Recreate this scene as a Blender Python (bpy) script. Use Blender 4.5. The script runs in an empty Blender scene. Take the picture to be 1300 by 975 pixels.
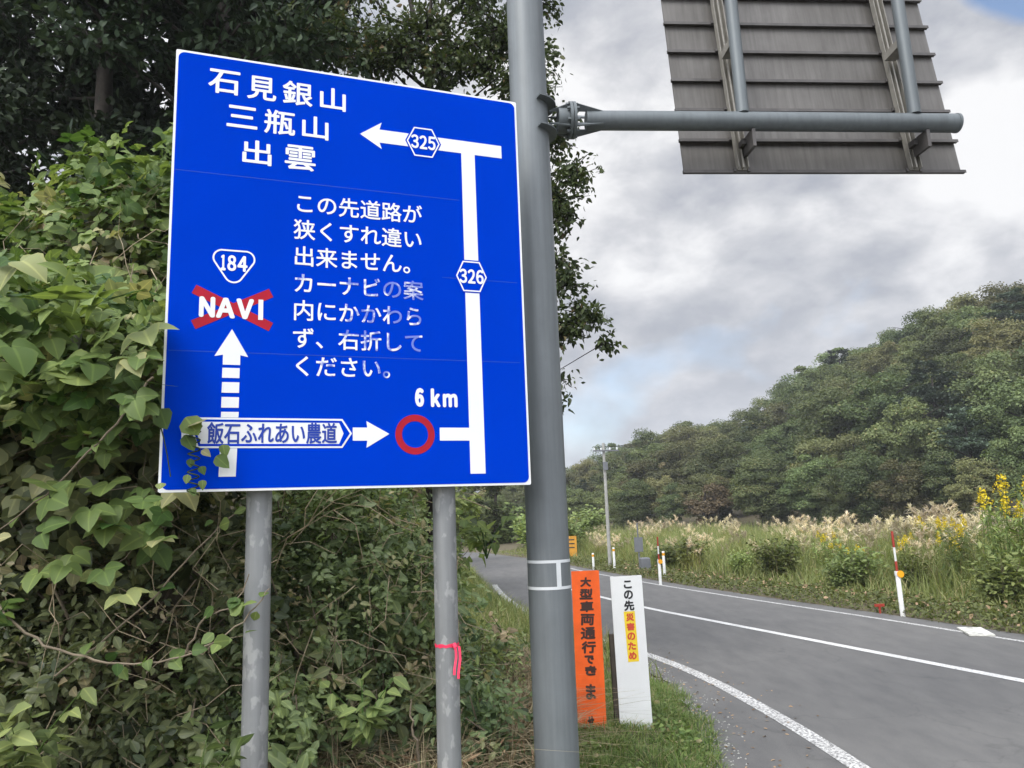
import bpy, math, random
import numpy as np
from mathutils import Vector, Matrix
rnd = random.Random(7)
rng = np.random.default_rng(11)
S = bpy.context.scene
COL = S.collection
R = math.radians

# ------------------------------------------------------------------ camera
PITCH, ROLL, CAM_Z = 0.171, -0.0366, 2.0
F = Vector((0, math.cos(PITCH), math.sin(PITCH)))
U0 = Vector((0, -math.sin(PITCH), math.cos(PITCH)))
X0 = Vector((1, 0, 0))
CX = X0 * math.cos(ROLL) + U0 * math.sin(ROLL)
CY = -X0 * math.sin(ROLL) + U0 * math.cos(ROLL)
cam_d = bpy.data.cameras.new('camera')
cam = bpy.data.objects.new('camera', cam_d)
COL.objects.link(cam)
m = Matrix((CX, CY, -F)).transposed().to_4x4()
m.translation = (0, 0, CAM_Z)
cam.matrix_world = m
cam_d.sensor_width = 36
cam_d.lens = 976 / 1300 * 36
cam_d.clip_start = 0.05
cam_d.clip_end = 3000
S.camera = cam

# ------------------------------------------------------------------ light and sky
S.view_settings.view_transform = 'Standard'
S.view_settings.look = 'None'
S.view_settings.gamma = 1
S.view_settings.use_curve_mapping = False
S.view_settings.exposure = 0.93
S.cycles.use_denoising = True
S.cycles.max_bounces = 6
S.cycles.transparent_max_bounces = 4
S.cycles.diffuse_bounces = 3
S.cycles.glossy_bounces = 2
SUN_EL, SUN_AZ = R(50), R(215)          # azimuth clockwise from +Y: behind and to the left of the camera
sd = bpy.data.lights.new('sun', 'SUN')
sd.energy = 1.5
sd.angle = R(22)
sd.color = (1, 0.96, 0.9)
so = bpy.data.objects.new('sun', sd)
COL.objects.link(so)
sv = Vector((math.sin(SUN_AZ) * math.cos(SUN_EL), math.cos(SUN_AZ) * math.cos(SUN_EL), math.sin(SUN_EL)))
so.rotation_euler = sv.to_track_quat('Z', 'Y').to_euler()

world = bpy.data.worlds.new('World')
S.world = world
world.use_nodes = True
wt = world.node_tree
for n in list(wt.nodes):
    wt.nodes.remove(n)


def wn(t, **k):
    n = wt.nodes.new(t)
    for a, b in k.items():
        setattr(n, a, b)
    return n


def wl(a, b):
    wt.links.new(a, b)


def wmath(op, a, b=None, clamp=False):
    n = wn('ShaderNodeMath', operation=op, use_clamp=clamp)
    for i, v in enumerate((a, b)):
        if v is None:
            continue
        if isinstance(v, (int, float)):
            n.inputs[i].default_value = v
        else:
            wl(v, n.inputs[i])
    return n.outputs[0]


def wramp(x, stops, interp='LINEAR'):
    n = wn('ShaderNodeValToRGB')
    n.color_ramp.interpolation = interp
    e = n.color_ramp.elements
    while len(e) < len(stops):
        e.new(0.5)
    for i, (p, c) in enumerate(stops):
        e[i].position = p
        e[i].color = (*c, 1) if len(c) == 3 else c
    wl(x, n.inputs[0])
    return n.outputs[0]


w_out = wn('ShaderNodeOutputWorld')
w_bg = wn('ShaderNodeBackground')
w_bg.inputs['Strength'].default_value = 0.1
wl(w_bg.outputs[0], w_out.inputs[0])
w_sky = wn('ShaderNodeTexSky', sky_type='NISHITA')
w_sky.sun_disc = False
w_sky.sun_elevation = SUN_EL
w_sky.sun_rotation = SUN_AZ
w_sky.air_density = 1.0
w_sky.dust_density = 0.6
w_tc = wn('ShaderNodeTexCoord')
w_dir = w_tc.outputs['Generated']
w_sep = wn('ShaderNodeSeparateXYZ')
wl(w_dir, w_sep.inputs[0])
w_cmb = wn('ShaderNodeMapping')
w_cmb.inputs['Scale'].default_value = (1.0, 1.0, 1.7)
w_cmb.inputs['Location'].default_value = (3.1, 0.4, 1.7)
wl(w_dir, w_cmb.inputs[0])


def wnoise(scale, detail, rough, dist=0.0):
    n = wn('ShaderNodeTexNoise')
    n.inputs['Scale'].default_value = scale
    n.inputs['Detail'].default_value = detail
    n.inputs['Roughness'].default_value = rough
    n.inputs['Distortion'].default_value = dist
    wl(w_cmb.outputs[0], n.inputs['Vector'])
    return n.outputs['Fac']


def blob(d, lo, hi):
    """0..1 cloud bank round the direction d, 1 inside hi degrees, 0 beyond lo degrees"""
    v = Vector(d).normalized()
    n = wn('ShaderNodeVectorMath', operation='DOT_PRODUCT')
    wl(w_dir, n.inputs[0])
    n.inputs[1].default_value = v
    mr = wn('ShaderNodeMapRange', interpolation_type='SMOOTHSTEP')
    mr.inputs['From Min'].default_value = math.cos(R(lo))
    mr.inputs['From Max'].default_value = math.cos(R(hi))
    wl(n.outputs['Value'], mr.inputs['Value'])
    return mr.outputs[0]


n_big = wnoise(3.0, 6, 0.5, 0.0)
n_fine = wnoise(8.5, 8, 0.55, 0.15)
val = wmath('SUBTRACT', wmath('ADD', wmath('MULTIPLY', n_big, 1.15), wmath('MULTIPLY', n_fine, 0.9)), 0.50)   # about 0.6 mean
for d, lo, hi, wgt in (((0.62, 0.70, 0.42), 17, 4, 0.12), ((0.46, 0.78, 0.30), 12, 3, 0.06), ((0.36, 0.85, 0.36), 7, 1, 0.07), ((0.22, 0.93, 0.20), 6, 1, 0.05),
                       ((0.16, 0.82, 0.44), 16, 3, 0.07), ((0.30, 0.92, 0.27), 13, 2, -0.13),
                       ((0.12, 0.95, 0.26), 9, 2, -0.04), ((0.10, 0.98, 0.12), 10, 2, 0.03)):
    val = wmath('ADD', val, wmath('MULTIPLY', blob(d, lo, hi), wgt))
cloud = wramp(val, [(0.30, (1.9, 2.08, 2.42)), (0.45, (2.45, 2.56, 2.85)), (0.60, (3.45, 3.5, 3.7)), (0.78, (5.1, 5.1, 5.15))])
# thin places where the blue shows through
gap = wmath('SUBTRACT', wnoise(2.6, 5, 0.5, 0.2), 0.0)
gap = wmath('ADD', gap, wmath('MULTIPLY', blob((0.545, 0.62, 0.565), 9, 2), 0.66))
gap = wmath('ADD', gap, wmath('MULTIPLY', blob((0.10, 0.98, 0.12), 8, 2), 0.12))
gapm = wramp(gap, [(0.70, (0, 0, 0)), (0.84, (1, 1, 1))])
w_mix = wn('ShaderNodeMix', data_type='RGBA')
wl(gapm, w_mix.inputs[0])
wl(cloud, w_mix.inputs[6])
w_sk2 = wn('ShaderNodeMix', data_type='RGBA', blend_type='MULTIPLY')
w_sk2.inputs[0].default_value = 1
w_sk2.inputs[7].default_value = (1.0, 1.0, 1.0, 1)
wl(w_sky.outputs[0], w_sk2.inputs[6])
wl(w_sk2.outputs[2], w_mix.inputs[7])
# the cloud deck is thinner and brighter overhead and behind the camera, where the sun stands
br = wmath('ADD', 1.0, wmath('MULTIPLY', blob(sv, 95, 25), 3.1))
w_mul = wn('ShaderNodeVectorMath', operation='SCALE')
wl(w_mix.outputs[2], w_mul.inputs[0])
wl(br, w_mul.inputs['Scale'])
wl(w_mul.outputs[0], w_bg.inputs[0])


# ------------------------------------------------------------------ materials
def new_mat(name):
    mt = bpy.data.materials.new(name)
    mt.use_nodes = True
    nt = mt.node_tree
    return mt, nt, nt.nodes['Principled BSDF']


def N(nt, t, **k):
    n = nt.nodes.new(t)
    for a, b in k.items():
        setattr(n, a, b)
    return n


def noise(nt, scale, detail=5, rough=0.6, coord='Object', stretch=None):
    tc = N(nt, 'ShaderNodeTexCoord')
    n = N(nt, 'ShaderNodeTexNoise')
    n.inputs['Scale'].default_value = scale
    n.inputs['Detail'].default_value = detail
    n.inputs['Roughness'].default_value = rough
    src = tc.outputs[coord]
    if stretch:
        mp = N(nt, 'ShaderNodeMapping')
        mp.inputs['Scale'].default_value = stretch
        nt.links.new(src, mp.inputs[0])
        src = mp.outputs[0]
    nt.links.new(src, n.inputs['Vector'])
    return n.outputs['Fac']


def ramp(nt, x, stops):
    n = N(nt, 'ShaderNodeValToRGB')
    e = n.color_ramp.elements
    while len(e) < len(stops):
        e.new(0.5)
    for i, (p, c) in enumerate(stops):
        e[i].position = p
        e[i].color = (*c, 1)
    nt.links.new(x, n.inputs[0])
    return n.outputs[0]


def mixc(nt, fac, a, b, blend='MIX'):
    n = N(nt, 'ShaderNodeMix', data_type='RGBA', blend_type=blend)
    for i, v in ((0, fac), (6, a), (7, b)):
        if isinstance(v, (int, float)):
            n.inputs[i].default_value = v
        elif isinstance(v, tuple):
            n.inputs[i].default_value = (*v, 1)
        else:
            nt.links.new(v, n.inputs[i])
    return n.outputs[2]


def bump(nt, b, h, strength=0.3, dist=0.01):
    n = N(nt, 'ShaderNodeBump')
    n.inputs['Strength'].default_value = strength
    n.inputs['Distance'].default_value = dist
    nt.links.new(h, n.inputs['Height'])
    nt.links.new(n.outputs[0], b.inputs['Normal'])


def plain(name, c, rough=0.5, metal=0.0, var=0.12, scale=6.0, spec=0.5):
    mt, nt, b = new_mat(name)
    f = noise(nt, scale)
    col = ramp(nt, f, [(0.3, tuple(x * (1 - var) for x in c)), (0.7, tuple(min(1, x * (1 + var)) for x in c))])
    nt.links.new(col, b.inputs['Base Color'])
    b.inputs['Roughness'].default_value = rough
    b.inputs['Metallic'].default_value = metal
    b.inputs['Specular IOR Level'].default_value = spec
    return mt


def galvanised(name, base, spots, metal=0.35, spot_amt=0.62):
    mt, nt, b = new_mat(name)
    f = noise(nt, 9, 6, 0.65, stretch=(1, 1, 0.5))
    c1 = ramp(nt, f, [(0.3, tuple(x * 0.78 for x in base)), (0.7, tuple(x * 1.15 for x in base))])
    f2 = noise(nt, 14, 3, 0.5, stretch=(1, 1, 0.6))
    k = ramp(nt, f2, [(spot_amt, (0, 0, 0)), (spot_amt + 0.05, (1, 1, 1))])
    c = mixc(nt, k, c1, spots)
    st = noise(nt, 30, 4, 0.6, stretch=(1, 1, 0.04))
    big = noise(nt, 1.3, 5, 0.65)
    c = mixc(nt, 0.5, c, ramp(nt, big, [(0.35, tuple(x * 0.72 for x in base)), (0.65, tuple(x * 1.2 for x in base))]))
    c = mixc(nt, 0.45, c, ramp(nt, st, [(0.3, tuple(x * 0.6 for x in base)), (0.7, base)]))
    nt.links.new(c, b.inputs['Base Color'])
    b.inputs['Metallic'].default_value = metal
    b.inputs['Roughness'].default_value = 0.5
    bump(nt, b, f, 0.08, 0.004)
    return mt


def leaf_mat(name, dark, light, trans=0.3, rough=0.45, hue_obj=True, third=None, third_at=0.9, spec=0.35):
    """foliage: colour varies leaf by leaf (attribute var) and plant by plant"""
    mt, nt, b = new_mat(name)
    at = N(nt, 'ShaderNodeAttribute', attribute_name='var')
    fl = N(nt, 'ShaderNodeMath', operation='FLOOR')
    nt.links.new(at.outputs['Fac'], fl.inputs[0])
    dv = N(nt, 'ShaderNodeMath', operation='DIVIDE')
    nt.links.new(fl.outputs[0], dv.inputs[0])
    dv.inputs[1].default_value = 250
    ribf = N(nt, 'ShaderNodeMath', operation='FRACT')
    nt.links.new(at.outputs['Fac'], ribf.inputs[0])
    stops = [(0.05, dark), (0.8, light)]
    if third:
        stops = [(0.05, dark), (third_at - 0.12, light), (third_at, third)]
    c = ramp(nt, dv.outputs[0], stops)
    c = mixc(nt, 1.0, c, ramp(nt, ribf.outputs[0], [(0.03, (1.45, 1.4, 1.3)), (0.14, (1.0, 1.0, 1.0)), (0.75, (0.92, 0.95, 0.95)), (0.97, (1.12, 1.06, 0.95))]), 'MULTIPLY')
    if hue_obj:
        oi = N(nt, 'ShaderNodeObjectInfo')
        hs = N(nt, 'ShaderNodeHueSaturation')
        mr = N(nt, 'ShaderNodeMapRange')
        mr.inputs['To Min'].default_value = 0.52
        mr.inputs['To Max'].default_value = 1.38
        nt.links.new(oi.outputs['Random'], mr.inputs[0])
        nt.links.new(mr.outputs[0], hs.inputs['Value'])
        mr2 = N(nt, 'ShaderNodeMapRange')
        mr2.inputs['To Min'].default_value = 0.475
        mr2.inputs['To Max'].default_value = 0.515
        ml = N(nt, 'ShaderNodeMath', operation='MULTIPLY')
        ml.inputs[1].default_value = 7.13
        fr = N(nt, 'ShaderNodeMath', operation='FRACT')
        nt.links.new(oi.outputs['Random'], ml.inputs[0])
        nt.links.new(ml.outputs[0], fr.inputs[0])
        nt.links.new(fr.outputs[0], mr2.inputs[0])
        nt.links.new(mr2.outputs[0], hs.inputs['Hue'])
        nt.links.new(c, hs.inputs['Color'])
        c = hs.outputs[0]
    nt.links.new(c, b.inputs['Base Color'])
    b.inputs['Roughness'].default_value = rough
    b.inputs['Specular IOR Level'].default_value = spec
    tr = N(nt, 'ShaderNodeBsdfTranslucent')
    nt.links.new(mixc(nt, 1.0, c, (1.0, 1.0, 0.55), 'MULTIPLY'), tr.inputs[0])
    mx = N(nt, 'ShaderNodeMixShader')
    mx.inputs[0].default_value = trans
    out = nt.nodes['Material Output']
    nt.links.new(b.outputs[0], mx.inputs[1])
    nt.links.new(tr.outputs[0], mx.inputs[2])
    nt.links.new(mx.outputs[0], out.inputs[0])
    return mt


M = {}
M['pole'] = galvanised('painted_steel', (0.168, 0.188, 0.20), (0.19, 0.21, 0.22), 0.15, 0.72)
M['post'] = galvanised('weathered_galvanised_steel', (0.25, 0.262, 0.268), (0.60, 0.61, 0.60), 0.2, 0.555)
M['arm'] = galvanised('grey_steel', (0.13, 0.15, 0.16), (0.16, 0.175, 0.18), 0.2, 0.7)
M['blue'] = plain('blue_reflective_sheet', (0.0, 0.036, 0.49), 0.9, 0, 0.05, 1.2, 0.0)
M['sign_white'] = plain('white_reflective_sheet', (0.74, 0.76, 0.77), 0.5, 0, 0.05, 4, 0.3)
M['sign_red'] = plain('red_reflective_sheet', (0.36, 0.011, 0.026), 0.6, 0, 0.12, 5, 0.15)
M['alu'] = plain('dull_aluminium', (0.42, 0.42, 0.41), 0.5, 0.5, 0.15)
M['orange'] = plain('orange_board_paint', (0.88, 0.12, 0.008), 0.6, 0, 0.16, 5)
M['board_white'] = plain('white_board_sheet', (0.78, 0.79, 0.79), 0.55, 0, 0.05, 3)
M['black'] = plain('black_paint', (0.016, 0.016, 0.018), 0.6)
M['brown_ink'] = plain('dark_brown_paint', (0.045, 0.018, 0.012), 0.6)
M['yellow'] = plain('yellow_sheet', (0.85, 0.62, 0.03), 0.6, 0, 0.08)
M['ink_red'] = plain('red_paint', (0.62, 0.07, 0.03), 0.6)
M['marker_white'] = plain('white_post_plastic', (0.7, 0.71, 0.7), 0.5, 0, 0.12)
M['marker_red'] = plain('red_post_sheet', (0.32, 0.035, 0.02), 0.5, 0, 0.2)
M['reflector'] = plain('amber_reflector', (0.8, 0.36, 0.01), 0.3, 0, 0.05)
M['wood'] = plain('dark_wood', (0.05, 0.04, 0.03), 0.8, 0, 0.3)
M['pink'] = plain('pink_tape', (0.75, 0.035, 0.10), 0.45, 0, 0.12, 30)
M['concrete'] = plain('concrete', (0.34, 0.34, 0.32), 0.85, 0, 0.2, 5)
M['pale_concrete'] = plain('pale_concrete', (0.52, 0.52, 0.48), 0.85, 0, 0.3, 9)
M['tape'] = plain('white_tape', (0.62, 0.65, 0.67), 0.5, 0, 0.06, 8)
M['bark'] = plain('bark', (0.032, 0.027, 0.022), 0.9, 0, 0.4, 12)
M['twig'] = plain('pale_twig', (0.19, 0.155, 0.11), 0.85, 0, 0.3, 12)
M['straw'] = plain('straw_stem', (0.33, 0.27, 0.18), 0.85, 0, 0.35, 12)
M['rust_yellow'] = plain('faded_yellow_sign', (0.55, 0.27, 0.03), 0.6, 0, 0.15, 8)
M['sign_back'] = plain('grey_sign_back', (0.17, 0.18, 0.2), 0.6, 0.2, 0.1, 5)

mt, nt, b = new_mat('dirty_aluminium_sheet')
f = noise(nt, 2.2, 7, 0.65, stretch=(1, 1, 0.8))
c = ramp(nt, f, [(0.3, (0.083, 0.079, 0.073)), (0.55, (0.122, 0.117, 0.111)), (0.75, (0.172, 0.167, 0.159))])
st = noise(nt, 26, 4, 0.6, stretch=(1, 1, 0.06))
c = mixc(nt, 0.4, c, ramp(nt, st, [(0.35, (0.075, 0.069, 0.062)), (0.65, (0.165, 0.157, 0.147))]))
nt.links.new(c, b.inputs['Base Color'])
b.inputs['Metallic'].default_value = 0.35
b.inputs['Roughness'].default_value = 0.5
M['sheet'] = mt
M['rib'] = plain('aluminium_rib', (0.085, 0.08, 0.078), 0.55, 0.3, 0.25, 9)
M['channel'] = plain('aluminium_channel', (0.23, 0.22, 0.195), 0.6, 0.15, 0.18, 14)

# white lettering that has partly flaked off the lower right of the message
mt, nt, b = new_mat('flaked_white_lettering')
f = noise(nt, 11, 4, 0.6)
geo = N(nt, 'ShaderNodeTexCoord')
sp = N(nt, 'ShaderNodeSeparateXYZ')
nt.links.new(geo.outputs['Object'], sp.inputs[0])
ad = N(nt, 'ShaderNodeMath', operation='MULTIPLY_ADD')
nt.links.new(sp.outputs[0], ad.inputs[0])
ad.inputs[1].default_value = 0.34
nt.links.new(f, ad.inputs[2])
k = ramp(nt, ad.outputs[0], [(0.84, (0, 0, 0)), (0.93, (1, 1, 1))])
k2 = mixc(nt, 1.0, k, (0.85, 0.85, 0.85), 'MULTIPLY')
nt.links.new(mixc(nt, k2, (0.74, 0.76, 0.77), (0.012, 0.075, 0.55)), b.inputs['Base Color'])
b.inputs['Roughness'].default_value = 0.5
M['flaked'] = mt

# asphalt and paint
mt, nt, b = new_mat('asphalt')
f1 = noise(nt, 85, 4, 0.8)
f2 = noise(nt, 0.5, 6, 0.6)
f3 = noise(nt, 3.5, 5, 0.65, stretch=(1, 0.3, 1))
c = ramp(nt, f2, [(0.3, (0.115, 0.115, 0.115)), (0.7, (0.155, 0.153, 0.15))])
c = mixc(nt, 0.5, c, ramp(nt, f1, [(0.35, (0.05, 0.05, 0.052)), (0.6, (0.14, 0.14, 0.137)), (0.7, (0.27, 0.27, 0.26))]))
c = mixc(nt, 0.45, c, ramp(nt, f3, [(0.35, (0.095, 0.095, 0.096)), (0.65, (0.165, 0.163, 0.158))]))
vor = N(nt, 'ShaderNodeTexVoronoi', feature='DISTANCE_TO_EDGE')
vor.inputs['Scale'].default_value = 0.42
tc = N(nt, 'ShaderNodeTexCoord')
nz = N(nt, 'ShaderNodeTexNoise')
nz.inputs['Scale'].default_value = 1.6
nz.inputs['Detail'].default_value = 5
nt.links.new(tc.outputs['Object'], nz.inputs['Vector'])
vm = N(nt, 'ShaderNodeVectorMath', operation='MULTIPLY_ADD')
nt.links.new(nz.outputs['Color'], vm.inputs[0])
vm.inputs[1].default_value = (1.3, 1.3, 0)
nt.links.new(tc.outputs['Object'], vm.inputs[2])
nt.links.new(vm.outputs[0], vor.inputs['Vector'])
ck = ramp(nt, vor.outputs['Distance'], [(0.0, (0.22, 0.22, 0.22)), (0.008, (0, 0, 0))])
c = mixc(nt, ck, c, (0.035, 0.035, 0.035))
nt.links.new(c, b.inputs['Base Color'])
b.inputs['Roughness'].default_value = 0.75
b.inputs['Specular IOR Level'].default_value = 0.35
bump(nt, b, f1, 0.35, 0.006)
M['asphalt'] = mt


def paint(name, wear):
    mt, nt, b = new_mat(name)
    f = noise(nt, 38, 5, 0.75)
    f2 = noise(nt, 2.5, 4, 0.6)
    s = N(nt, 'ShaderNodeMath', operation='ADD')
    nt.links.new(f, s.inputs[0])
    nt.links.new(f2, s.inputs[1])
    k = ramp(nt, s.outputs[0], [(0.5, (0, 0, 0)), (0.5 + wear, (1, 1, 1))]) if False else ramp(nt, f, [(wear - 0.06, (1, 1, 1)), (wear + 0.06, (0, 0, 0))])
    c = mixc(nt, k, ramp(nt, f2, [(0.3, (0.56, 0.56, 0.55)), (0.7, (0.74, 0.74, 0.73))]), (0.13, 0.13, 0.13))
    nt.links.new(c, b.inputs['Base Color'])
    b.inputs['Roughness'].default_value = 0.65
    return mt


M['paint'] = paint('road_paint', 0.41)
M['old_paint'] = paint('worn_road_paint', 0.49)

# soil / verge
mt, nt, b = new_mat('verge_soil')
f1 = noise(nt, 1.2, 7, 0.65)
f2 = noise(nt, 30, 5, 0.7)
c = ramp(nt, f1, [(0.3, (0.08, 0.08, 0.04)), (0.5, (0.13, 0.11, 0.065)), (0.7, (0.085, 0.10, 0.04))])
c = mixc(nt, 0.5, c, ramp(nt, f2, [(0.3, (0.03, 0.026, 0.016)), (0.7, (0.16, 0.13, 0.085))]))
nt.links.new(c, b.inputs['Base Color'])
b.inputs['Roughness'].default_value = 0.95
bump(nt, b, f2, 0.6, 0.03)
M['soil'] = mt

M['kudzu'] = leaf_mat('kudzu_leaf', (0.050, 0.105, 0.024), (0.22, 0.29, 0.092), 0.38, 0.55, False, (0.36, 0.35, 0.18), 0.985, 0.3)
M['shrub'] = leaf_mat('shrub_leaf', (0.065, 0.098, 0.045), (0.28, 0.33, 0.15), 0.44, 0.45, True, (0.46, 0.40, 0.24), 0.97, 0.5)
M['green_shrub'] = leaf_mat('green_shrub_leaf', (0.085, 0.135, 0.060), (0.31, 0.40, 0.18), 0.44, 0.45, True, (0.42, 0.38, 0.22), 0.97, 0.5)
M['sprig'] = leaf_mat('fresh_sprig_leaf', (0.06, 0.12, 0.03), (0.13, 0.2, 0.05), 0.35)
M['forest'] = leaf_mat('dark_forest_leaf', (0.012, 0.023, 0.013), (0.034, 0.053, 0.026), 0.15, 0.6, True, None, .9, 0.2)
M['over'] = leaf_mat('overhanging_leaf', (0.028, 0.046, 0.018), (0.090, 0.118, 0.044), 0.3, 0.45, False, (0.16, 0.115, 0.06), 0.97)
M['hill_a'] = leaf_mat('hillside_leaf', (0.056, 0.086, 0.034), (0.180, 0.222, 0.086), 0.3, 0.6, True, (0.25, 0.23, 0.10), 0.97)
M['hill_b'] = leaf_mat('hillside_brownish_leaf', (0.082, 0.094, 0.040), (0.218, 0.222, 0.094), 0.3, 0.6, True, (0.27, 0.21, 0.11), 0.96)
M['hill_pine'] = leaf_mat('pine_needles', (0.040, 0.064, 0.046), (0.105, 0.145, 0.10), 0.2, 0.6, True)
M['rusty'] = leaf_mat('rusty_leaf', (0.075, 0.058, 0.032), (0.17, 0.125, 0.07), 0.2, 0.6, False)
M['weed'] = leaf_mat('weed_leaf', (0.11, 0.16, 0.055), (0.29, 0.36, 0.13), 0.4, 0.6, True)
M['grass'] = leaf_mat('grass_blade', (0.085, 0.150, 0.036), (0.25, 0.34, 0.10), 0.38, 0.5, False, (0.42, 0.36, 0.2), 0.93)
M['field'] = leaf_mat('field_grass', (0.18, 0.225, 0.07), (0.42, 0.44, 0.17), 0.4, 0.6, True, (0.52, 0.43, 0.25), 0.94)
M['dry'] = leaf_mat('dry_grass_blade', (0.17, 0.135, 0.08), (0.48, 0.39, 0.25), 0.25, 0.7, False)
M['plume'] = leaf_mat('pampas_plume', (0.44, 0.38, 0.28), (0.70, 0.63, 0.50), 0.35, 0.8, True)
M['golden'] = leaf_mat('goldenrod_flower', (0.48, 0.36, 0.012), (0.80, 0.62, 0.03), 0.2, 0.7, False)
M['litter'] = leaf_mat('fallen_leaf', (0.16, 0.10, 0.055), (0.40, 0.28, 0.18), 0.1, 0.8, False)


# ------------------------------------------------------------------ building helpers
def tag(o, label, cat, group=None):
    o['label'] = label
    o['category'] = cat
    o['kind'] = 'thing'
    if group:
        o['group'] = group
    return o


def thing(name, label, cat, loc=(0, 0, 0), rz=0.0, group=None):
    o = bpy.data.objects.new(name, None)
    COL.objects.link(o)
    o.location = loc
    o.rotation_euler = (0, 0, rz)
    o.empty_display_size = 0.2
    return tag(o, label, cat, group)


def kind(o, k, label=None):
    o['kind'] = k
    if label:
        o['label'] = label
    return o


class MB:
    def __init__(s):
        s.v, s.f = [], []

    def add(s, vs, fs):
        n = len(s.v)
        s.v += [tuple(v) for v in vs]
        s.f += [tuple(i + n for i in f) for f in fs]
        return s

    def box(s, x0, x1, y0, y1, z0, z1):
        return s.add([(x, y, z) for z in (z0, z1) for y in (y0, y1) for x in (x0, x1)],
                     [(0, 2, 3, 1), (4, 5, 7, 6), (0, 1, 5, 4), (2, 6, 7, 3), (0, 4, 6, 2), (1, 3, 7, 5)])

    def tube(s, pts, rad, n=10, cap=True):
        pts = [Vector(p) for p in pts]
        if not hasattr(rad, '__len__'):
            rad = [rad] * len(pts)
        base = len(s.v)
        up = None
        for i, p in enumerate(pts):
            t = (pts[min(i + 1, len(pts) - 1)] - pts[max(i - 1, 0)]).normalized()
            if up is None:
                up = Vector((1, 0, 0)) if abs(t.x) < 0.9 else Vector((0, 1, 0))
            a = t.cross(up).normalized()
            up = a.cross(t).normalized()
            for k in range(n):
                w = 2 * math.pi * k / n
                s.v.append(tuple(p + (a * math.cos(w) + up * math.sin(w)) * rad[i]))
        for i in range(len(pts) - 1):
            for k in range(n):
                a0 = base + i * n + k
                a1 = base + i * n + (k + 1) % n
                s.f.append((a0, a1, a1 + n, a0 + n))
        if cap:
            s.f.append(tuple(base + k for k in reversed(range(n))))
            e = base + (len(pts) - 1) * n
            s.f.append(tuple(e + k for k in range(n)))
        return s

    def build(s, name, mat, parent=None, smooth=False, loc=None):
        me = bpy.data.meshes.new(name)
        me.from_pydata(s.v, [], s.f)
        me.materials.append(mat)
        if smooth:
            me.polygons.foreach_set('use_smooth', [True] * len(me.polygons))
            if smooth != 'all':
                me.set_sharp_from_angle(angle=R(40))
        me.update()
        o = bpy.data.objects.new(name, me)
        COL.objects.link(o)
        if parent:
            o.parent = parent
        if loc is not None:
            o.location = loc
        return o


def np_mesh(name, V, Tf, var, mat, parent=None, smooth=False):
    """mesh from numpy arrays; Tf is faces x k (triangles or quads); var one value per vertex"""
    me = bpy.data.meshes.new(name)
    k = Tf.shape[1]
    me.vertices.add(len(V))
    me.vertices.foreach_set('co', np.ascontiguousarray(V, np.float32).ravel())
    me.loops.add(Tf.size)
    me.loops.foreach_set('vertex_index', np.ascontiguousarray(Tf, np.int32).ravel())
    me.polygons.add(len(Tf))
    me.polygons.foreach_set('loop_start', np.arange(0, Tf.size, k, dtype=np.int32))
    at = me.attributes.new('var', 'FLOAT', 'POINT')
    at.data.foreach_set('value', np.ascontiguousarray(var, np.float32))
    if smooth:
        me.polygons.foreach_set('use_smooth', np.ones(len(Tf), bool))
    me.materials.append(mat)
    me.update(calc_edges=True)
    o = bpy.data.objects.new(name, me)
    COL.objects.link(o)
    if parent:
        o.parent = parent
    return o


def unit(a):
    return a / np.maximum(np.linalg.norm(a, axis=-1, keepdims=True), 1e-9)


def leaves(P, Nrm, size, tmpl, tilt=0.35, along=None, var=None, seed=0):
    """copies of the leaf template at P, facing Nrm; template x = width, y = length, z = face normal"""
    g = np.random.default_rng(seed + len(P))
    V, T = tmpl[0], tmpl[1]
    n = len(P)
    Z = unit(Nrm + g.normal(0, tilt, (n, 3)))
    ref = g.normal(0, 1, (n, 3)) if along is None else along + g.normal(0, 0.35, (n, 3))
    X = unit(np.cross(ref, Z))
    Y = np.cross(Z, X)
    s = np.broadcast_to(np.asarray(size, float), (n,))[:, None, None]
    zf = g.uniform(-0.4, 2.6, n)[:, None, None]
    W = (X[:, None, :] * V[None, :, 0:1] + Y[:, None, :] * V[None, :, 1:2] + Z[:, None, :] * V[None, :, 2:3] * zf) * s + P[:, None, :]
    Tf = (T[None] + (np.arange(n) * len(V))[:, None, None]).reshape(-1, T.shape[1])
    vr = g.random(n) if var is None else var
    rb = tmpl[2] if len(tmpl) > 2 else np.full(len(V), 0.5)
    return W.reshape(-1, 3), Tf, (np.floor(np.clip(vr, 0, 1) * 250)[:, None] + 0.01 + 0.97 * rb[None]).ravel()


def join(parts):
    V, T, A, o = [], [], [], 0
    for v, t, a in parts:
        V.append(v)
        T.append(t + o)
        A.append(a)
        o += len(v)
    return np.concatenate(V), np.concatenate(T), np.concatenate(A)


def outline_leaf(half, fold=0.12, droop=0.12):
    """half = right-hand outline points (x, y) from base to tip; folded along the midrib"""
    ys = [p[1] for p in half]
    V = [(0, y, -droop * y * y) for y in ys]
    n = len(half)
    for sx in (1, -1):
        V += [(sx * x, y, abs(x) * fold * 2 - droop * y * y) for x, y in half]
    T = []
    for sx, o in ((1, n), (-1, 2 * n)):
        for i in range(n - 1):
            q = (i, o + i, o + i + 1, i + 1) if sx > 0 else (i, i + 1, o + i + 1, o + i)
            T += [(q[0], q[1], q[2]), (q[0], q[2], q[3])]
    rb = np.array([0.0] * n + [min(1, p[0] / 0.3) for p in half] * 2)
    rb[[n, 2 * n, 2 * n - 1, 3 * n - 1]] = 0.3
    return np.array(V, float), np.array(T), rb


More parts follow.
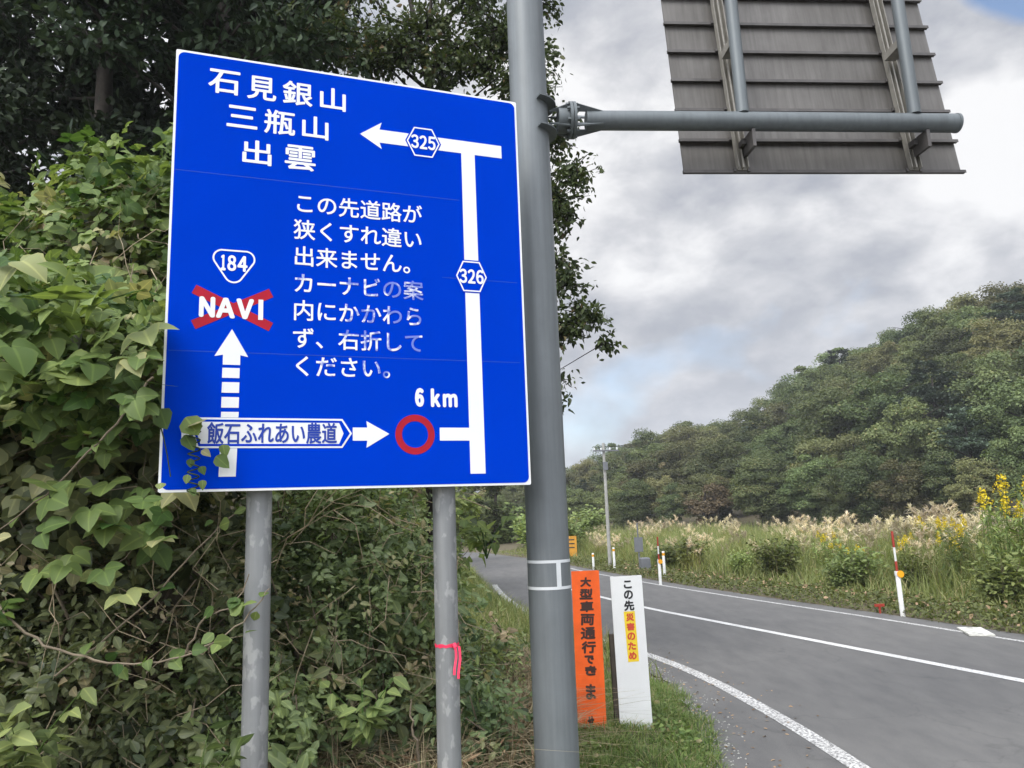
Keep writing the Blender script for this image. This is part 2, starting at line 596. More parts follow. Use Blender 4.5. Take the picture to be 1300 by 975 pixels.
L_RHOMB = (np.array([(0, 0, 0), (0.3, 0.45, 0.09), (0, 1, -0.05), (-0.3, 0.45, 0.09)], float), np.array([(0, 1, 2), (0, 2, 3)]))
L_OVATE = outline_leaf([(0.03, 0), (0.24, 0.25), (0.27, 0.5), (0.13, 0.8), (0.0, 1.0)], 0.12, 0.15)
L_ROUND = outline_leaf([(0.06, 0), (0.36, 0.18), (0.42, 0.45), (0.22, 0.78), (0.0, 1.0)], 0.10, 0.15)
L_LOBED = outline_leaf([(0.06, -0.02), (0.28, 0.02), (0.44, 0.16), (0.50, 0.34), (0.43, 0.46), (0.38, 0.62), (0.22, 0.82), (0.08, 0.94), (0.0, 1.02)], 0.07, 0.2)
L_THIN = outline_leaf([(0.02, 0), (0.09, 0.3), (0.07, 0.65), (0.0, 1.0)], 0.1, 0.3)


def trifoliate(leaf):
    V, T, rb = leaf
    Vs, Ts, o = [], [], 0
    for ang, (dx, dy), s in ((0, (0, 0.28), 1.0), (1.25, (-0.06, 0.05), 0.88), (-1.25, (0.06, 0.05), 0.88)):
        c, sn = math.cos(ang), math.sin(ang)
        W = V * s
        X = W[:, 0] * c - W[:, 1] * sn + dx
        Y = W[:, 0] * sn + W[:, 1] * c + dy
        Vs.append(np.stack([X, Y, W[:, 2] - 0.06 * (ang != 0)], 1))
        Ts.append(T + o)
        o += len(V)
    return np.concatenate(Vs), np.concatenate(Ts), np.tile(rb, 3)


L_KUDZU = trifoliate(L_LOBED)


def blades(P, height, width, lean, seed=0, dirs=None, curl=1.0, seg=3):
    """grass blades: curved tapering strips; lean = horizontal reach over height"""
    g = np.random.default_rng(seed)
    n = len(P)
    h = np.broadcast_to(np.asarray(height, float), (n,)) * g.uniform(0.65, 1.1, n)
    a = g.uniform(0, 2 * np.pi, n) if dirs is None else dirs
    D = np.stack([np.cos(a), np.sin(a), np.zeros(n)], 1)
    Sd = np.stack([-np.sin(a + g.normal(0, .6, n)), np.cos(a), np.zeros(n)], 1)
    ln = np.abs(g.normal(lean, lean * 0.6, n))
    V = []
    for i in range(seg + 1):
        t = i / seg
        r = ln * h * t ** (1 + curl)
        z = h * (t - 0.35 * np.minimum(ln, 1.6) * t ** 2.2)
        c = P + D * r[:, None]
        c[:, 2] += z
        w = width * (1 - t ** 1.5) * 0.5 + 0.0008
        V += [c - Sd * w, c + Sd * w]
    V = np.stack(V, 1).reshape(-1, 3)
    k = 2 * (seg + 1)
    T = []
    for i in range(seg):
        T += [(2 * i, 2 * i + 1, 2 * i + 3), (2 * i, 2 * i + 3, 2 * i + 2)]
    T = (np.array(T)[None] + (np.arange(n) * k)[:, None, None]).reshape(-1, 3)
    return V, T, np.repeat(np.floor(g.random(n) * 250) + 0.5, k)


def ellipsoid_pts(n, c, r, shell=0.35, seed=0, up=-0.4, front=None):
    g = np.random.default_rng(seed)
    d = unit(g.normal(0, 1, (n * 3, 3)))
    d = d[d[:, 2] > up]
    if front is not None:
        d = d[(d @ np.array(front)) > -0.25]
    d = d[:n]
    k = 1 - shell * g.random(len(d)) ** 1.4
    # lumps
    k = k * (1 + 0.10 * np.sin(d[:, 0] * 7 + c[0] * 3) * np.cos(d[:, 2] * 6 + c[1]) + 0.07 * np.sin(d[:, 1] * 11 + d[:, 2] * 9))
    r = np.array(r)
    return np.array(c) + d * r * k[:, None], unit(d / r)


# ------------------------------------------------------------------ the lie of the land
A_Y = [-8, 0, 6.46, 7.7, 9.0, 11.5, 15, 19, 26, 42, 52, 60, 75]
A_X = [1.1, 1.2, 1.46, 1.68, 1.70, 1.45, 0.25, -0.55, -1.4, -3.0, -9, -20, -60]
NL_Y = [-8, 0, 6.35, 8.4, 10.3, 11.4, 13.5, 15.85, 20.2, 26.9, 42.4, 53, 61]
NL_X = [2.5, 2.65, 2.587, 2.42, 2.14, 1.82, 1.05, 0.28, -0.40, -1.08, -2.6, -8.6, -19]
C_Y = [-8, 0, 9, 11.8, 16.8, 23.6, 30, 38, 48, 58, 64]
C_X = [12.5, 9.0, 5.55, 4.52, 2.66, 0.82, 0.1, -0.9, -4.2, -13, -22]
F_Y = [-8, 0, 11.36, 14.5, 16.5, 21.3, 26.5, 36, 46, 58, 68]
F_X = [14.6, 11.0, 7.09, 6.2, 5.5, 4.02, 2.67, 0.5, -2.6, -12, -24]
V_Y = [-8, 0, 3, 4.7, 5.6, 7, 9, 12, 18, 26, 42, 52, 60]
V_X = [-6, -3.6, -2.9, -1.9, -1.1, -0.75, -0.85, -0.7, -1.9, -2.8, -4.8, -11, -24]


def fi(y, Y, X):
    return np.interp(y, Y, X)


def smooth(t):
    t = np.clip(t, 0, 1)
    return t * t * (3 - 2 * t)


def lumps(x, y):
    return 0.5 * np.sin(x * 1.3 + y * .7) + 0.3 * np.sin(x * 2.9 - y * 2.1 + 1) + 0.2 * np.cos(x * 5.3 + y * 4.7)


SKY_S = [-0.6, -0.2, 0.068, 0.119, 0.203, 0.297, 0.326, 0.364, 0.421, 0.451, 0.508, 0.573, 0.629, 0.694, 0.9, 1.4]
SKY_E = [0.06, 0.06, 0.070, 0.083, 0.108, 0.118, 0.138, 0.158, 0.197, 0.204, 0.240, 0.258, 0.276, 0.288, 0.31, 0.31]
D0_S = [-0.6, -0.1, 0.05, 0.15, 0.25, 0.33, 0.42, 0.55, 0.70, 0.9, 1.4]      # where the trees begin
D0_D = [90, 86, 80, 75, 68, 61, 55, 48, 43, 40, 38]


def hill(x, y):
    y = np.maximum(y, 1.0)
    s = x / y
    d0 = np.interp(s, D0_S, D0_D)
    d1 = d0 * 2.0
    top = np.maximum(d1 * np.interp(s, SKY_S, SKY_E) + CAM_Z - 9.6, 0)
    h = top * smooth((y - d0 * 0.95) / (d1 - d0 * 0.95)) ** 0.8
    return np.where(s > -0.75, h, top * 0)


def ground_z(x, y):
    x = np.asarray(x, float)
    y = np.asarray(y, float)
    xa, xf, xv = fi(y, A_Y, A_X), fi(y, F_Y, F_X) + 0.55, fi(y, V_Y, V_X)
    dl = xa - x
    zl = 0.13 * smooth(dl / 0.35) + 0.17 * smooth((dl - 0.3) / 1.6) + 0.02 * lumps(x * 2, y * 2) * smooth(dl / 0.4)
    dv = xv - x
    bank = 2.5 * smooth(dv / 3.4) + 2.2 * smooth((dv - 2.5) / 7) + 6 * smooth((dv - 9) / 25)
    zl = zl + bank * smooth((46 - y) / 15) + 0.10 * lumps(x, y) * smooth(dv / 1.0)
    dr = x - xf
    zr = 0.08 * smooth(dr / 0.5) + 0.35 * smooth((dr - 2) / 7) + 0.05 * lumps(x, y) * smooth(dr / 1.5)
    road = -0.03
    z = np.where(dl > 0, zl, np.where(dr > 0, zr, 0)) + road
    return z + np.where(dl > 0, 0, hill(x, y)) + np.where((dl > 0) & (y > 46), hill(x, y), 0)


def axis(lo, hi, n0, n1, step0):
    a = [0.0]
    while a[-1] < hi:
        a.append(a[-1] + step0 * max(1, abs(a[-1]) / n0))
    b = [0.0]
    while b[-1] > lo:
        b.append(b[-1] - step0 * max(1, abs(b[-1]) / n1))
    return np.array(sorted(set(a + b)))


gx = axis(-400, 500, 6, 6, 0.16)
gy = axis(-60, 900, 14, 4, 0.2)
GX, GY = np.meshgrid(gx, gy)
GZ = ground_z(GX, GY)
nx, ny = len(gx), len(gy)
idx = np.arange(nx * ny).reshape(ny, nx)
Q = np.stack([idx[:-1, :-1], idx[:-1, 1:], idx[1:, 1:], idx[1:, :-1]], -1).reshape(-1, 4)
kind(np_mesh('ground', np.stack([GX, GY, GZ], -1).reshape(-1, 3), Q, np.full(nx * ny, 0.5), M['soil'], smooth=True), 'structure', 'earth verge, bank and hillside')


def resample(Y, X, step=0.5, y0=-8, y1=60):
    """smooth dense polyline through the knots, by distance"""
    ys = np.arange(y0, y1, 0.1)
    xs = np.interp(ys, Y, X)
    kx = np.ones(25) / 25
    xs2 = np.convolve(np.pad(xs, 12, 'edge'), kx, 'valid')
    return np.stack([xs2, ys], 1)


def strip(name, L, Rr, z, mat, label=None, rag=0.0):
    n = len(L)
    V = np.zeros((2 * n, 3))
    V[0::2, :2] = L
    V[1::2, :2] = Rr
    if rag:
        g = np.random.default_rng(3)
        V[0::2, 0] += np.convolve(g.normal(0, rag, n + 6), np.ones(7) / 7, 'valid') * 2
    V[:, 2] = z
    i = np.arange(n - 1) * 2
    Tq = np.stack([i, i + 1, i + 3, i + 2], 1)
    return kind(np_mesh(name, V, Tq, np.full(len(V), .5), mat), 'structure', label)


La = resample(A_Y, A_X)
Fa = resample(F_Y, F_X)
Fa[:, 0] += 0.55
strip('road', La, Fa, 0.0, M['asphalt'], 'grey asphalt road curving away to the left', rag=0.06)


def line(name, Y, X, w, z, mat, label, y0=-8, y1=60):
    P = resample(Y, X, y0=y0, y1=y1)
    t = np.gradient(P, axis=0)
    t = unit(t)
    nrm = np.stack([-t[:, 1], t[:, 0]], 1)
    return strip(name, P + nrm * w / 2, P - nrm * w / 2, z, mat, label)


line('near_edge_line', NL_Y, NL_X, 0.16, 0.004, M['old_paint'], 'worn white line along the near edge of the road', y1=24)
line('centre_line', C_Y, C_X, 0.15, 0.004, M['paint'], 'white centre line of the road', y1=23)
line('far_edge_line', F_Y, F_X, 0.10, 0.004, M['old_paint'], 'white line along the far edge of the road', y1=30)

# ------------------------------------------------------------------ lettering and flat marks
DG = bpy.context.evaluated_depsgraph_get


def text_data(s):
    cu = bpy.data.curves.new('lettering_source', 'FONT')
    cu.body = s
    cu.size = 1
    cu.resolution_u = 4
    o = bpy.data.objects.new('lettering_source', cu)
    COL.objects.link(o)
    dg = DG()
    me = bpy.data.meshes.new_from_object(o.evaluated_get(dg))
    V = np.array([v.co[:2] for v in me.vertices])
    Fc = [tuple(p.vertices) for p in me.polygons]
    bpy.data.objects.remove(o)
    bpy.data.meshes.remove(me)
    return V, Fc


def glyphs(mb, s, u0, v0, u1=None, v1=None, size=None, lay=0.004, bold=0.0, rot=0.0, skew=0.0):
    """put the writing s on a face that looks to -y: into the box u0..u1, v0..v1, or by size with its baseline at v0"""
    V, Fc = text_data(s)
    if size is None:
        lo, hi = V.min(0), V.max(0)
        b2 = bold / 2
        V = (V - lo) / (hi - lo) * (np.array([u1 - u0, v1 - v0]) - bold) + np.array([u0 + b2, v0 + b2])
    else:
        V = V * size + np.array([u0, v0])
    if rot or skew:
        c = (V.min(0) + V.max(0)) / 2
        W = V - c
        W[:, 0] += W[:, 1] * skew
        V = np.stack([W[:, 0] * math.cos(rot) - W[:, 1] * math.sin(rot), W[:, 0] * math.sin(rot) + W[:, 1] * math.cos(rot)], 1) + c
    k = 8 if bold else 1
    for i in range(k):
        a = 2 * math.pi * i / k
        du, dw = (math.cos(a) * bold / 2, math.sin(a) * bold / 2) if bold else (0, 0)
        mb.add([(x + du, -lay - i * 0.00012, y + dw) for x, y in V], [tuple(f) for f in Fc])
    return mb


def flat(mb, pts, lay):
    """polygon in (u, v), counter-clockwise seen from -y"""
    a = sum(pts[i][0] * pts[(i + 1) % len(pts)][1] - pts[(i + 1) % len(pts)][0] * pts[i][1] for i in range(len(pts)))
    if a < 0:
        pts = pts[::-1]
    mb.add([(u, -lay, v) for u, v in pts], [tuple(range(len(pts)))])
    return mb


def ring2(mb, outer, inner, lay):
    n = len(outer)
    mb.add([(u, -lay, v) for u, v in outer] + [(u, -lay, v) for u, v in inner], [(i, (i + 1) % n, n + (i + 1) % n, n + i) for i in range(n)])
    return mb


def shrink(pts, d):
    c = Vector((sum(p[0] for p in pts) / len(pts), sum(p[1] for p in pts) / len(pts)))
    n = len(pts)
    out = []
    for i in range(n):
        p, a, b2 = Vector(pts[i]), Vector(pts[i - 1]), Vector(pts[(i + 1) % n])
        e1, e2 = (p - a).normalized(), (b2 - p).normalized()
        n1, n2 = Vector((-e1.y, e1.x)), Vector((-e2.y, e2.x))
        if n1.dot(c - p) < 0:
            n1, n2 = -n1, -n2
        bs = (n1 + n2).normalized()
        out.append(tuple(p + bs * d / max(0.3, bs.dot(n1))))
    return out


def rrect(x0, x1, y0, y1, r, n=6):
    P = []
    for cx, cy, a0 in ((x1 - r, y0 + r, -90), (x1 - r, y1 - r, 0), (x0 + r, y1 - r, 90), (x0 + r, y0 + r, 180)):
        for i in range(n + 1):
            a = R(a0 + 90 * i / n)
            P.append((cx + r * math.cos(a), cy + r * math.sin(a)))
    return P


def circle(cx, cy, r, n=40):
    return [(cx + r * math.cos(2 * math.pi * i / n), cy + r * math.sin(2 * math.pi * i / n)) for i in range(n)]


# ------------------------------------------------------------------ the blue guide sign
SG_A = Vector((-1.8041, 3.9, 0.2))
SG_YAW = 0.3508
SZ = CAM_Z + 0.184 - SG_A.z            # bottom of the panel above the base
SW, SH = 2.0185, 2.457
sign = thing('guide_sign', 'big blue road guide sign with white Japanese lettering on two grey posts', 'road sign', SG_A, SG_YAW)
W_, B_, RED = M['sign_white'], M['blue'], M['sign_red']


def Z(p):
    return [(u, v + SZ) for u, v in p]


pan = MB()
o = rrect(0, SW, SZ, SZ + SH, 0.009)
n = len(o)
pan.add([(u, 0.0, v) for u, v in o] + [(u, 0.022, v) for u, v in o],
        [tuple(range(n)), tuple(reversed(range(n, 2 * n)))] + [(i, i + n, (i + 1) % n + n, (i + 1) % n) for i in range(n)])
panel = pan.build('panel', M['sign_white'], sign)
flat(MB(), rrect(0.013, SW - 0.013, SZ + 0.013, SZ + SH - 0.013, 0.035), 0.0015).build('blue_face', B_, panel)
rl = MB()
for z in (0.25, 1.2, 2.2):
    MB().box(0.06, SW - 0.06, 0.0235, 0.06, SZ + z, SZ + z + 0.06).build('mounting_rail', M['alu'], sign)
for sx, sy in ((0.492, 0.142), (1.522, 0.142)):
    MB().tube([(sx, sy, -0.5), (sx, sy, 1.0), (sx, sy, SZ + SH - 0.08)], 0.067, 28).build('post', M['post'], sign, True)
    for z in (0.28, 1.23, 2.23):
        MB().tube([(sx, sy, SZ + z - 0.015), (sx, sy, SZ + z + 0.015)], 0.071, 20).build('clamp', M['alu'], sign, True)
for v, w0, w1 in ((1.741, 0.02, 1.62), (0.736, 0.02, 1.98), (1.24, 1.5, 1.98)):
    MB().box(w0, w1, -0.0023, -0.0016, SZ + v - 0.0016, SZ + v + 0.0016).build('panel_seam', plain('seam_grime', (0.008, 0.06, 0.38), 0.8), panel)

CHARS = (('石', .255, 2.297, .169, .146), ('見', .457, 2.292, .160, .146), ('銀', .656, 2.292, .169, .150), ('山', .858, 2.289, .150, .142),
         ('三', .355, 2.098, .164, .132), ('瓶', .559, 2.096, .170, .150), ('山', .758, 2.092, .150, .142), ('出', .439, 1.894, .157, .146), ('雲', .675, 1.893, .172, .152))
for row in ('石見銀山', '三瓶山', '出雲'):
    mb = MB()
    for ch, cu, cv, w, h in CHARS[:len(row)]:
        glyphs(mb, ch, cu - w / 2, SZ + cv - h / 2, cu + w / 2, SZ + cv + h / 2, lay=0.003, bold=0.0060)
    CHARS = CHARS[len(row):]
    mb.build('lettering', W_, panel)
for i, s in enumerate(('この先道路が', '狭くすれ違い', '出来ません。', 'カーナビの案', '内にかかわら', 'ず、右折して', 'ください。')):
    mb = MB()
    glyphs(mb, s, 0.640, SZ + 1.572 - i * 0.1575, size=0.1245, lay=0.003, bold=0.0032)
    mb.build('lettering', M['flaked'] if i > 2 else W_, panel)

# route 325 / 326 diagram: arrow, bar, stem and stub
mb = MB()
flat(mb, Z([(1.016, 2.092), (1.146, 2.183), (1.132, 2.136), (1.906, 2.136), (1.906, 2.052), (1.132, 2.052), (1.146, 2.012)]), 0.003)
flat(mb, Z([(1.640, 2.052), (1.727, 2.052), (1.737, 0.07), (1.645, 0.07)]), 0.0031)
flat(mb, Z([(1.467, 0.337), (1.650, 0.337), (1.650, 0.262), (1.467, 0.262)]), 0.0032)
mb.build('route_diagram', W_, panel)


def hexshield(cx, cy, rx, ry, txt):
    h = [(cx - rx, cy), (cx - rx * 0.55, cy - ry), (cx + rx * 0.55, cy - ry), (cx + rx, cy), (cx + rx * 0.55, cy + ry), (cx - rx * 0.55, cy + ry)]
    h = Z(h)
    sh = flat(MB(), h, 0.0042).build('route_shield', B_, panel)
    a = shrink(h, 0.008)
    ring2(MB(), a, shrink(a, 0.008), 0.0052).build('shield_outline', W_, sh)
    mb = MB()
    for i, ch in enumerate(txt):
        glyphs(mb, ch, cx - 0.0765 + i * 0.0525, SZ + cy - 0.045, cx - 0.0285 + i * 0.0525, SZ + cy + 0.045, lay=0.0052, bold=0.0065)
    mb.build('route_number', W_, sh)


hexshield(1.400, 2.090, 0.112, 0.102, '３２５')
hexshield(1.684, 1.258, 0.106, 0.103, '３２６')

# route 184: rounded triangle in outline


def onigiri(cx, cy, s):
    P = []
    for (ax, ay), r in (((-0.058, 0.036), 0.048), ((0.0, -0.048), 0.050), ((0.058, 0.036), 0.048)):
        P.append((ax * s, ay * s, r * s))
    out = []
    arcs = ((P[0], 97, 207), (P[1], 214, 326), (P[2], -27, 83))
    for (ax, ay, r), a0, a1 in arcs:
        for i in range(9):
            a = R(a0 + (a1 - a0) * i / 8)
            out.append((cx + ax + r * math.cos(a), cy + ay + r * math.sin(a)))
    return out


og = Z(onigiri(0.332, 1.222, 1.04))
sh = ring2(MB(), og, shrink(og, 0.009), 0.003).build('route_shield', W_, panel)
mb = MB()
for ch, a, b2 in (('１', .264, .290), ('８', .298, .344), ('４', .350, .402)):
    glyphs(mb, ch, a, SZ + 1.188, b2, SZ + 1.278, lay=0.003, bold=0.0075)
mb.build('route_number', W_, sh)
mb = MB()
for a, b2 in (((0.135, 1.075), (0.530, 0.885)), ((0.137, 0.878), (0.528, 1.078))):
    d = (Vector(b2) - Vector(a)).normalized()
    nn = Vector((-d.y, d.x)) * 0.026
    flat(mb, Z([tuple(Vector(a) - nn), tuple(Vector(b2) - nn), tuple(Vector(b2) + nn), tuple(Vector(a) + nn)]), 0.003 if a[1] > 1 else 0.0031)
mb.build('red_cross', RED, panel)
mb = MB()
for ch, a, b2 in (('Ｎ', .163, .243), ('Ａ', .247, .344), ('Ｖ', .349, .44), ('Ｉ', .466, .488)):
    if ch == 'Ｉ':
        flat(mb, Z([(a - .003, 0.922), (b2, 0.922), (b2, 1.036), (a - .003, 1.036)]), 0.0046)
        continue
    glyphs(mb, ch, a, SZ + 0.922, b2, SZ + 1.036, lay=0.0042, bold=0.014)
mb.build('lettering', W_, panel)

# dashed arrow straight on
mb = MB()
flat(mb, Z([(0.331, 0.864), (0.246, 0.713), (0.289, 0.722), (0.289, 0.668), (0.376, 0.668), (0.376, 0.722), (0.416, 0.713)]), 0.003)
for t, b2 in ((0.651, 0.597), (0.574, 0.517), (0.494, 0.437), (0.415, 0.385)):
    flat(mb, Z([(0.288, t), (0.375, t), (0.374, b2), (0.287, b2)]), 0.003)
flat(mb, Z([(0.287, 0.222), (0.372, 0.222), (0.368, 0.075), (0.284, 0.075)]), 0.003)
mb.build('dashed_arrow', W_, panel)
# farm road plate
pl = Z([(0.150, 0.304), (0.176, 0.384), (0.916, 0.382), (0.968, 0.302), (0.916, 0.222), (0.176, 0.224)])
plate = flat(MB(), pl, 0.0036).build('road_name_plate', W_, panel)
a = shrink(pl, 0.010)
ring2(MB(), a, shrink(a, 0.012), 0.0046).build('plate_outline', B_, plate)
flat(MB(), Z([(0.898, 0.360), (0.912, 0.360), (0.948, 0.302), (0.912, 0.244), (0.898, 0.244), (0.922, 0.302)]), 0.0048).build('plate_chevron', B_, plate)
mb = MB()
glyphs(mb, '飯石ふれあい農道', 0.222, SZ + 0.245, 0.886, SZ + 0.360, lay=0.0052, bold=0.0045)
mb.build('lettering', plain('blue_lettering', (0.002, 0.035, 0.32), 0.6), plate)
mb = MB()
flat(mb, Z([(0.100, 0.340), (0.146, 0.340), (0.146, 0.266), (0.100, 0.266)]), 0.003)
flat(mb, Z([(1.176, 0.300), (1.047, 0.372), (1.052, 0.335), (0.972, 0.335), (0.972, 0.262), (1.052, 0.262), (1.047, 0.222)]), 0.003)
mb.build('farm_road_arrow', W_, panel)
ring2(MB(), Z(circle(1.323, 0.297, 0.114)), Z(circle(1.323, 0.297, 0.076)), 0.003).build('red_ring', RED, panel)
mb = MB()
glyphs(mb, '６', 1.325, SZ + 0.456, 1.378, SZ + 0.566, lay=0.003, bold=0.014)
glyphs(mb, 'ｋｍ', 1.418, SZ + 0.456, 1.578, SZ + 0.566, lay=0.003, bold=0.012)
mb.build('lettering', W_, panel)

# pink tape on the right post
ca, sa = math.cos(SG_YAW), math.sin(SG_YAW)


def sign_world(u, t, z):
    return Vector((SG_A.x + u * ca - t * sa, SG_A.y + u * sa + t * ca, z))


pc = sign_world(1.522, 0.142, 1.30)
rib = thing('marker_ribbon', 'pink plastic ribbon tied round the right post of the blue sign', 'ribbon', pc)
mb = MB()
ring = [(0.0695 * math.cos(2 * math.pi * i / 24), 0.0695 * math.sin(2 * math.pi * i / 24)) for i in range(25)]
mb.add([(x, y, -0.009 + 0.004 * math.sin(3 * i)) for i, (x, y) in enumerate(ring)] + [(x, y, 0.009 + 0.004 * math.sin(2 * i)) for i, (x, y) in enumerate(ring)],
       [(i, i + 1, i + 26, i + 25) for i in range(24)])
mb.build('band', M['pink'], rib)
MB().tube([(0.045, -0.062, 0.012), (0.055, -0.072, -0.01)], 0.012, 8).build('knot', M['pink'], rib, True)
for dx, ln in ((0.0, 0.15), (0.022, 0.17)):
    mb = MB()
    P = [(0.052 + dx + 0.006 * math.sin(i), -0.076 - 0.004 * i, -ln * i / 5) for i in range(6)]
    mb.add([(x - 0.007, y, z) for x, y, z in P] + [(x + 0.007, y - 0.004, z) for x, y, z in P], [(i, i + 1, i + 7, i + 6) for i in range(5)])
    mb.build('tail', M['pink'], rib)

# ------------------------------------------------------------------ cantilever pole with the back of an overhead sign
GP = Vector((0.19, 5.0, 0.2))
GYAW = R(4.7)
gan = thing('overhead_sign', 'tall grey cantilever pole carrying an overhead road sign seen from behind', 'road sign', GP, GYAW)
g0 = -GP.z
MB().tube([(0, 0, -0.5), (0, 0, 2), (0, 0, 4.0), (0, 0, 7.2)], [0.137, 0.135, 0.132, 0.126], 40).build('pole', M['pole'], gan, True)
ZA = 4.735 + g0
arm = MB().tube([(0.40, 0, ZA), (1.5, 0, ZA), (3.14, 0, ZA - 0.006)], 0.068, 28).build('arm', M['arm'], gan, True)
MB().tube([(3.141, 0, ZA - 0.006), (3.16, 0, ZA - 0.006), (3.165, 0, ZA - 0.006)], [0.071, 0.071, 0.06], 28).build('end_cap', M['arm'], arm, True)
MB().tube([(0.20, 0, ZA), (0.275, 0, ZA)], 0.09, 24).build('pole_stub', M['arm'], gan, True)
for x0, x1 in ((0.276, 0.296), (0.300, 0.320)):
    MB().tube([(x0, 0, ZA), (x1, 0, ZA)], 0.128, 28).build('flange', M['arm'], gan, True)
for k in range(8):
    a = 2 * math.pi * (k + 0.5) / 8
    y, z = 0.108 * math.cos(a), 0.108 * math.sin(a)
    MB().tube([(0.256, y, ZA + z), (0.340, y, ZA + z)], 0.013, 6).build('bolt', M['arm'], gan, True)
for a in (0, 90, 180, 270):
    c_, s_ = math.cos(R(a + 45)), math.sin(R(a + 45))
    for sgn, xa_, xb_ in ((1, 0.321, 0.52), (-1, 0.275, 0.135)):
        mb = MB()
        ny_, nz_ = -s_ * 0.005, c_ * 0.005
        tri = [(xa_, 0.062), (xa_, 0.122), (xb_, 0.068), (xb_, 0.062)]
        V = [(x, r * c_ + q * ny_, ZA + r * s_ + q * nz_) for q in (-1, 1) for x, r in tri]
        mb.add(V, [(0, 1, 2, 3), (7, 6, 5, 4), (0, 4, 5, 1), (1, 5, 6, 2), (2, 6, 7, 3), (3, 7, 4, 0)])
        mb.build('gusset', M['arm'], gan)
for z in (ZA + 0.10, ZA - 0.11):
    mb = MB()
    P = [(0.19 * math.cos(R(a)), 0.19 * math.sin(R(a))) for a in range(-72, 73, 12)]
    Q2 = [(0.125 * math.cos(R(a)), 0.125 * math.sin(R(a))) for a in range(-72, 73, 12)]
    n = len(P)
    V = [(x, y, z + h) for h in (-0.006, 0.006) for x, y in P + Q2]
    mb.add(V, [f for i in range(n - 1) for f in ((i, i + 1, n + i + 1, n + i), (2 * n + i, 3 * n + i, 3 * n + i + 1, 2 * n + i + 1), (i, 2 * n + i, 2 * n + i + 1, i + 1), (n + i, n + i + 1, 3 * n + i + 1, 3 * n + i))]
           + [(0, n, 3 * n, 2 * n), (n - 1, 3 * n - 1, 4 * n - 1, 2 * n - 1)])
    mb.build('collar_plate', M['arm'], gan)


def band(z0, z1, a0, a1, mat, r=0.1372):
    mb = MB()
    n = max(2, int(abs(a1 - a0) / 8) + 1)
    A = [R(a0 + (a1 - a0) * i / (n - 1)) for i in range(n)]
    mb.add([(r * math.cos(a), r * math.sin(a), z) for z in (z0, z1) for a in A], [(i, i + 1, n + i + 1, n + i) for i in range(n - 1)])
    return mb.build('reflective_tape', mat, gan, True)


zb0, zb1 = 1.555 + g0, 1.715 + g0
band(zb1 - 0.006, zb1 + 0.012, -200, 20, M['tape'])
band(zb0 - 0.006, zb0 + 0.012, -200, 20, M['tape'])
band(zb0 + 0.012, zb1 - 0.006, -77, -64, M['tape'], 0.1375)
band(zb0 + 0.012, zb1 - 0.006, 8, 20, M['tape'], 0.1375)

# the sign itself, leaning away at the top; local frame of the panel: x along the arm, z up the sheet
TAU = R(8)
fr = bpy.data.objects.new('sign_panel', None)
PX0, PX1 = 1.150, 3.292
mb = MB()
rows = 10
RP = 0.2685
sb0 = MB()
sb0.box(PX0, PX1, 0.0, 0.012, 0, RP * rows)
sp_ = sb0.build('sign_panel', M['sheet'], gan, loc=(0, 0.21, 4.437 + g0))
bpy.data.objects.remove(fr)
sp_.rotation_euler = (-TAU, 0, 0)
flat(MB(), [(PX0 + .01, 0.01), (PX1 - .01, 0.01), (PX1 - .01, RP * rows - .01), (PX0 + .01, RP * rows - .01)], -0.0135).build('front_face', B_, sp_)
for k in range(rows + 1):
    z = RP * k
    mb = MB()
    mb.box(PX0 - 0.012, PX1 + 0.016, -0.030, -0.002, z - 0.010, z - 0.002)
    mb.box(PX0 - 0.012, PX1 + 0.016, -0.012, -0.002, z - 0.001, z + 0.016)
    mb.box(PX0 - 0.012, PX1 + 0.016, -0.034, -0.0305, z - 0.016, z + 0.008)
    mb.build('panel_rib', M['rib'], sp_)
for xc in (1.572, 2.895):
    ch = MB()
    z1 = RP * rows - 0.03
    ch.box(xc - 0.040, xc - 0.034, -0.085, -0.036, 0.0, z1)
    ch.box(xc + 0.034, xc + 0.040, -0.085, -0.036, 0.0, z1)
    ch.box(xc - 0.034, xc + 0.034, -0.042, -0.036, 0.0, z1)
    ch.box(xc - 0.006, xc + 0.006, -0.080, -0.043, 0.0, z1)
    c_ = ch.build('channel', M['channel'], sp_)
    for k in range(rows + 1):
        for sx in (-1, 1):
            MB().box(xc + sx * 0.052 - 0.010, xc + sx * 0.052 + 0.010, -0.046, -0.0345, RP * k - 0.012, RP * k + 0.014).build('clip', M['rib'], c_)
for xc in (1.535, 2.825):
    MB().tube([(xc, -0.02, ZA + 0.05), (xc, 0.0, ZA + 1.0), (xc, 0.0, ZA + 2.25)], 0.045, 20).build('upright_pipe', M['arm'], gan, True)
    for zz, yy in ((ZA + 0.66, 0.33), (ZA + 1.73, 0.46)):
        MB().box(xc - 0.02, xc + 0.07, 0.04, yy - 0.11, zz - 0.03, zz + 0.03).build('bracket', M['channel'], gan)
for xc in (1.60, 2.905):
    mb = MB()
    mb.box(xc - 0.012, xc + 0.012, -0.03, 0.17, ZA - 0.20, ZA - 0.069)
    mb.box(xc - 0.045, xc - 0.013, 0.08, 0.155, ZA - 0.13, ZA - 0.09)
    mb.build('bracket', M['rib'], gan)


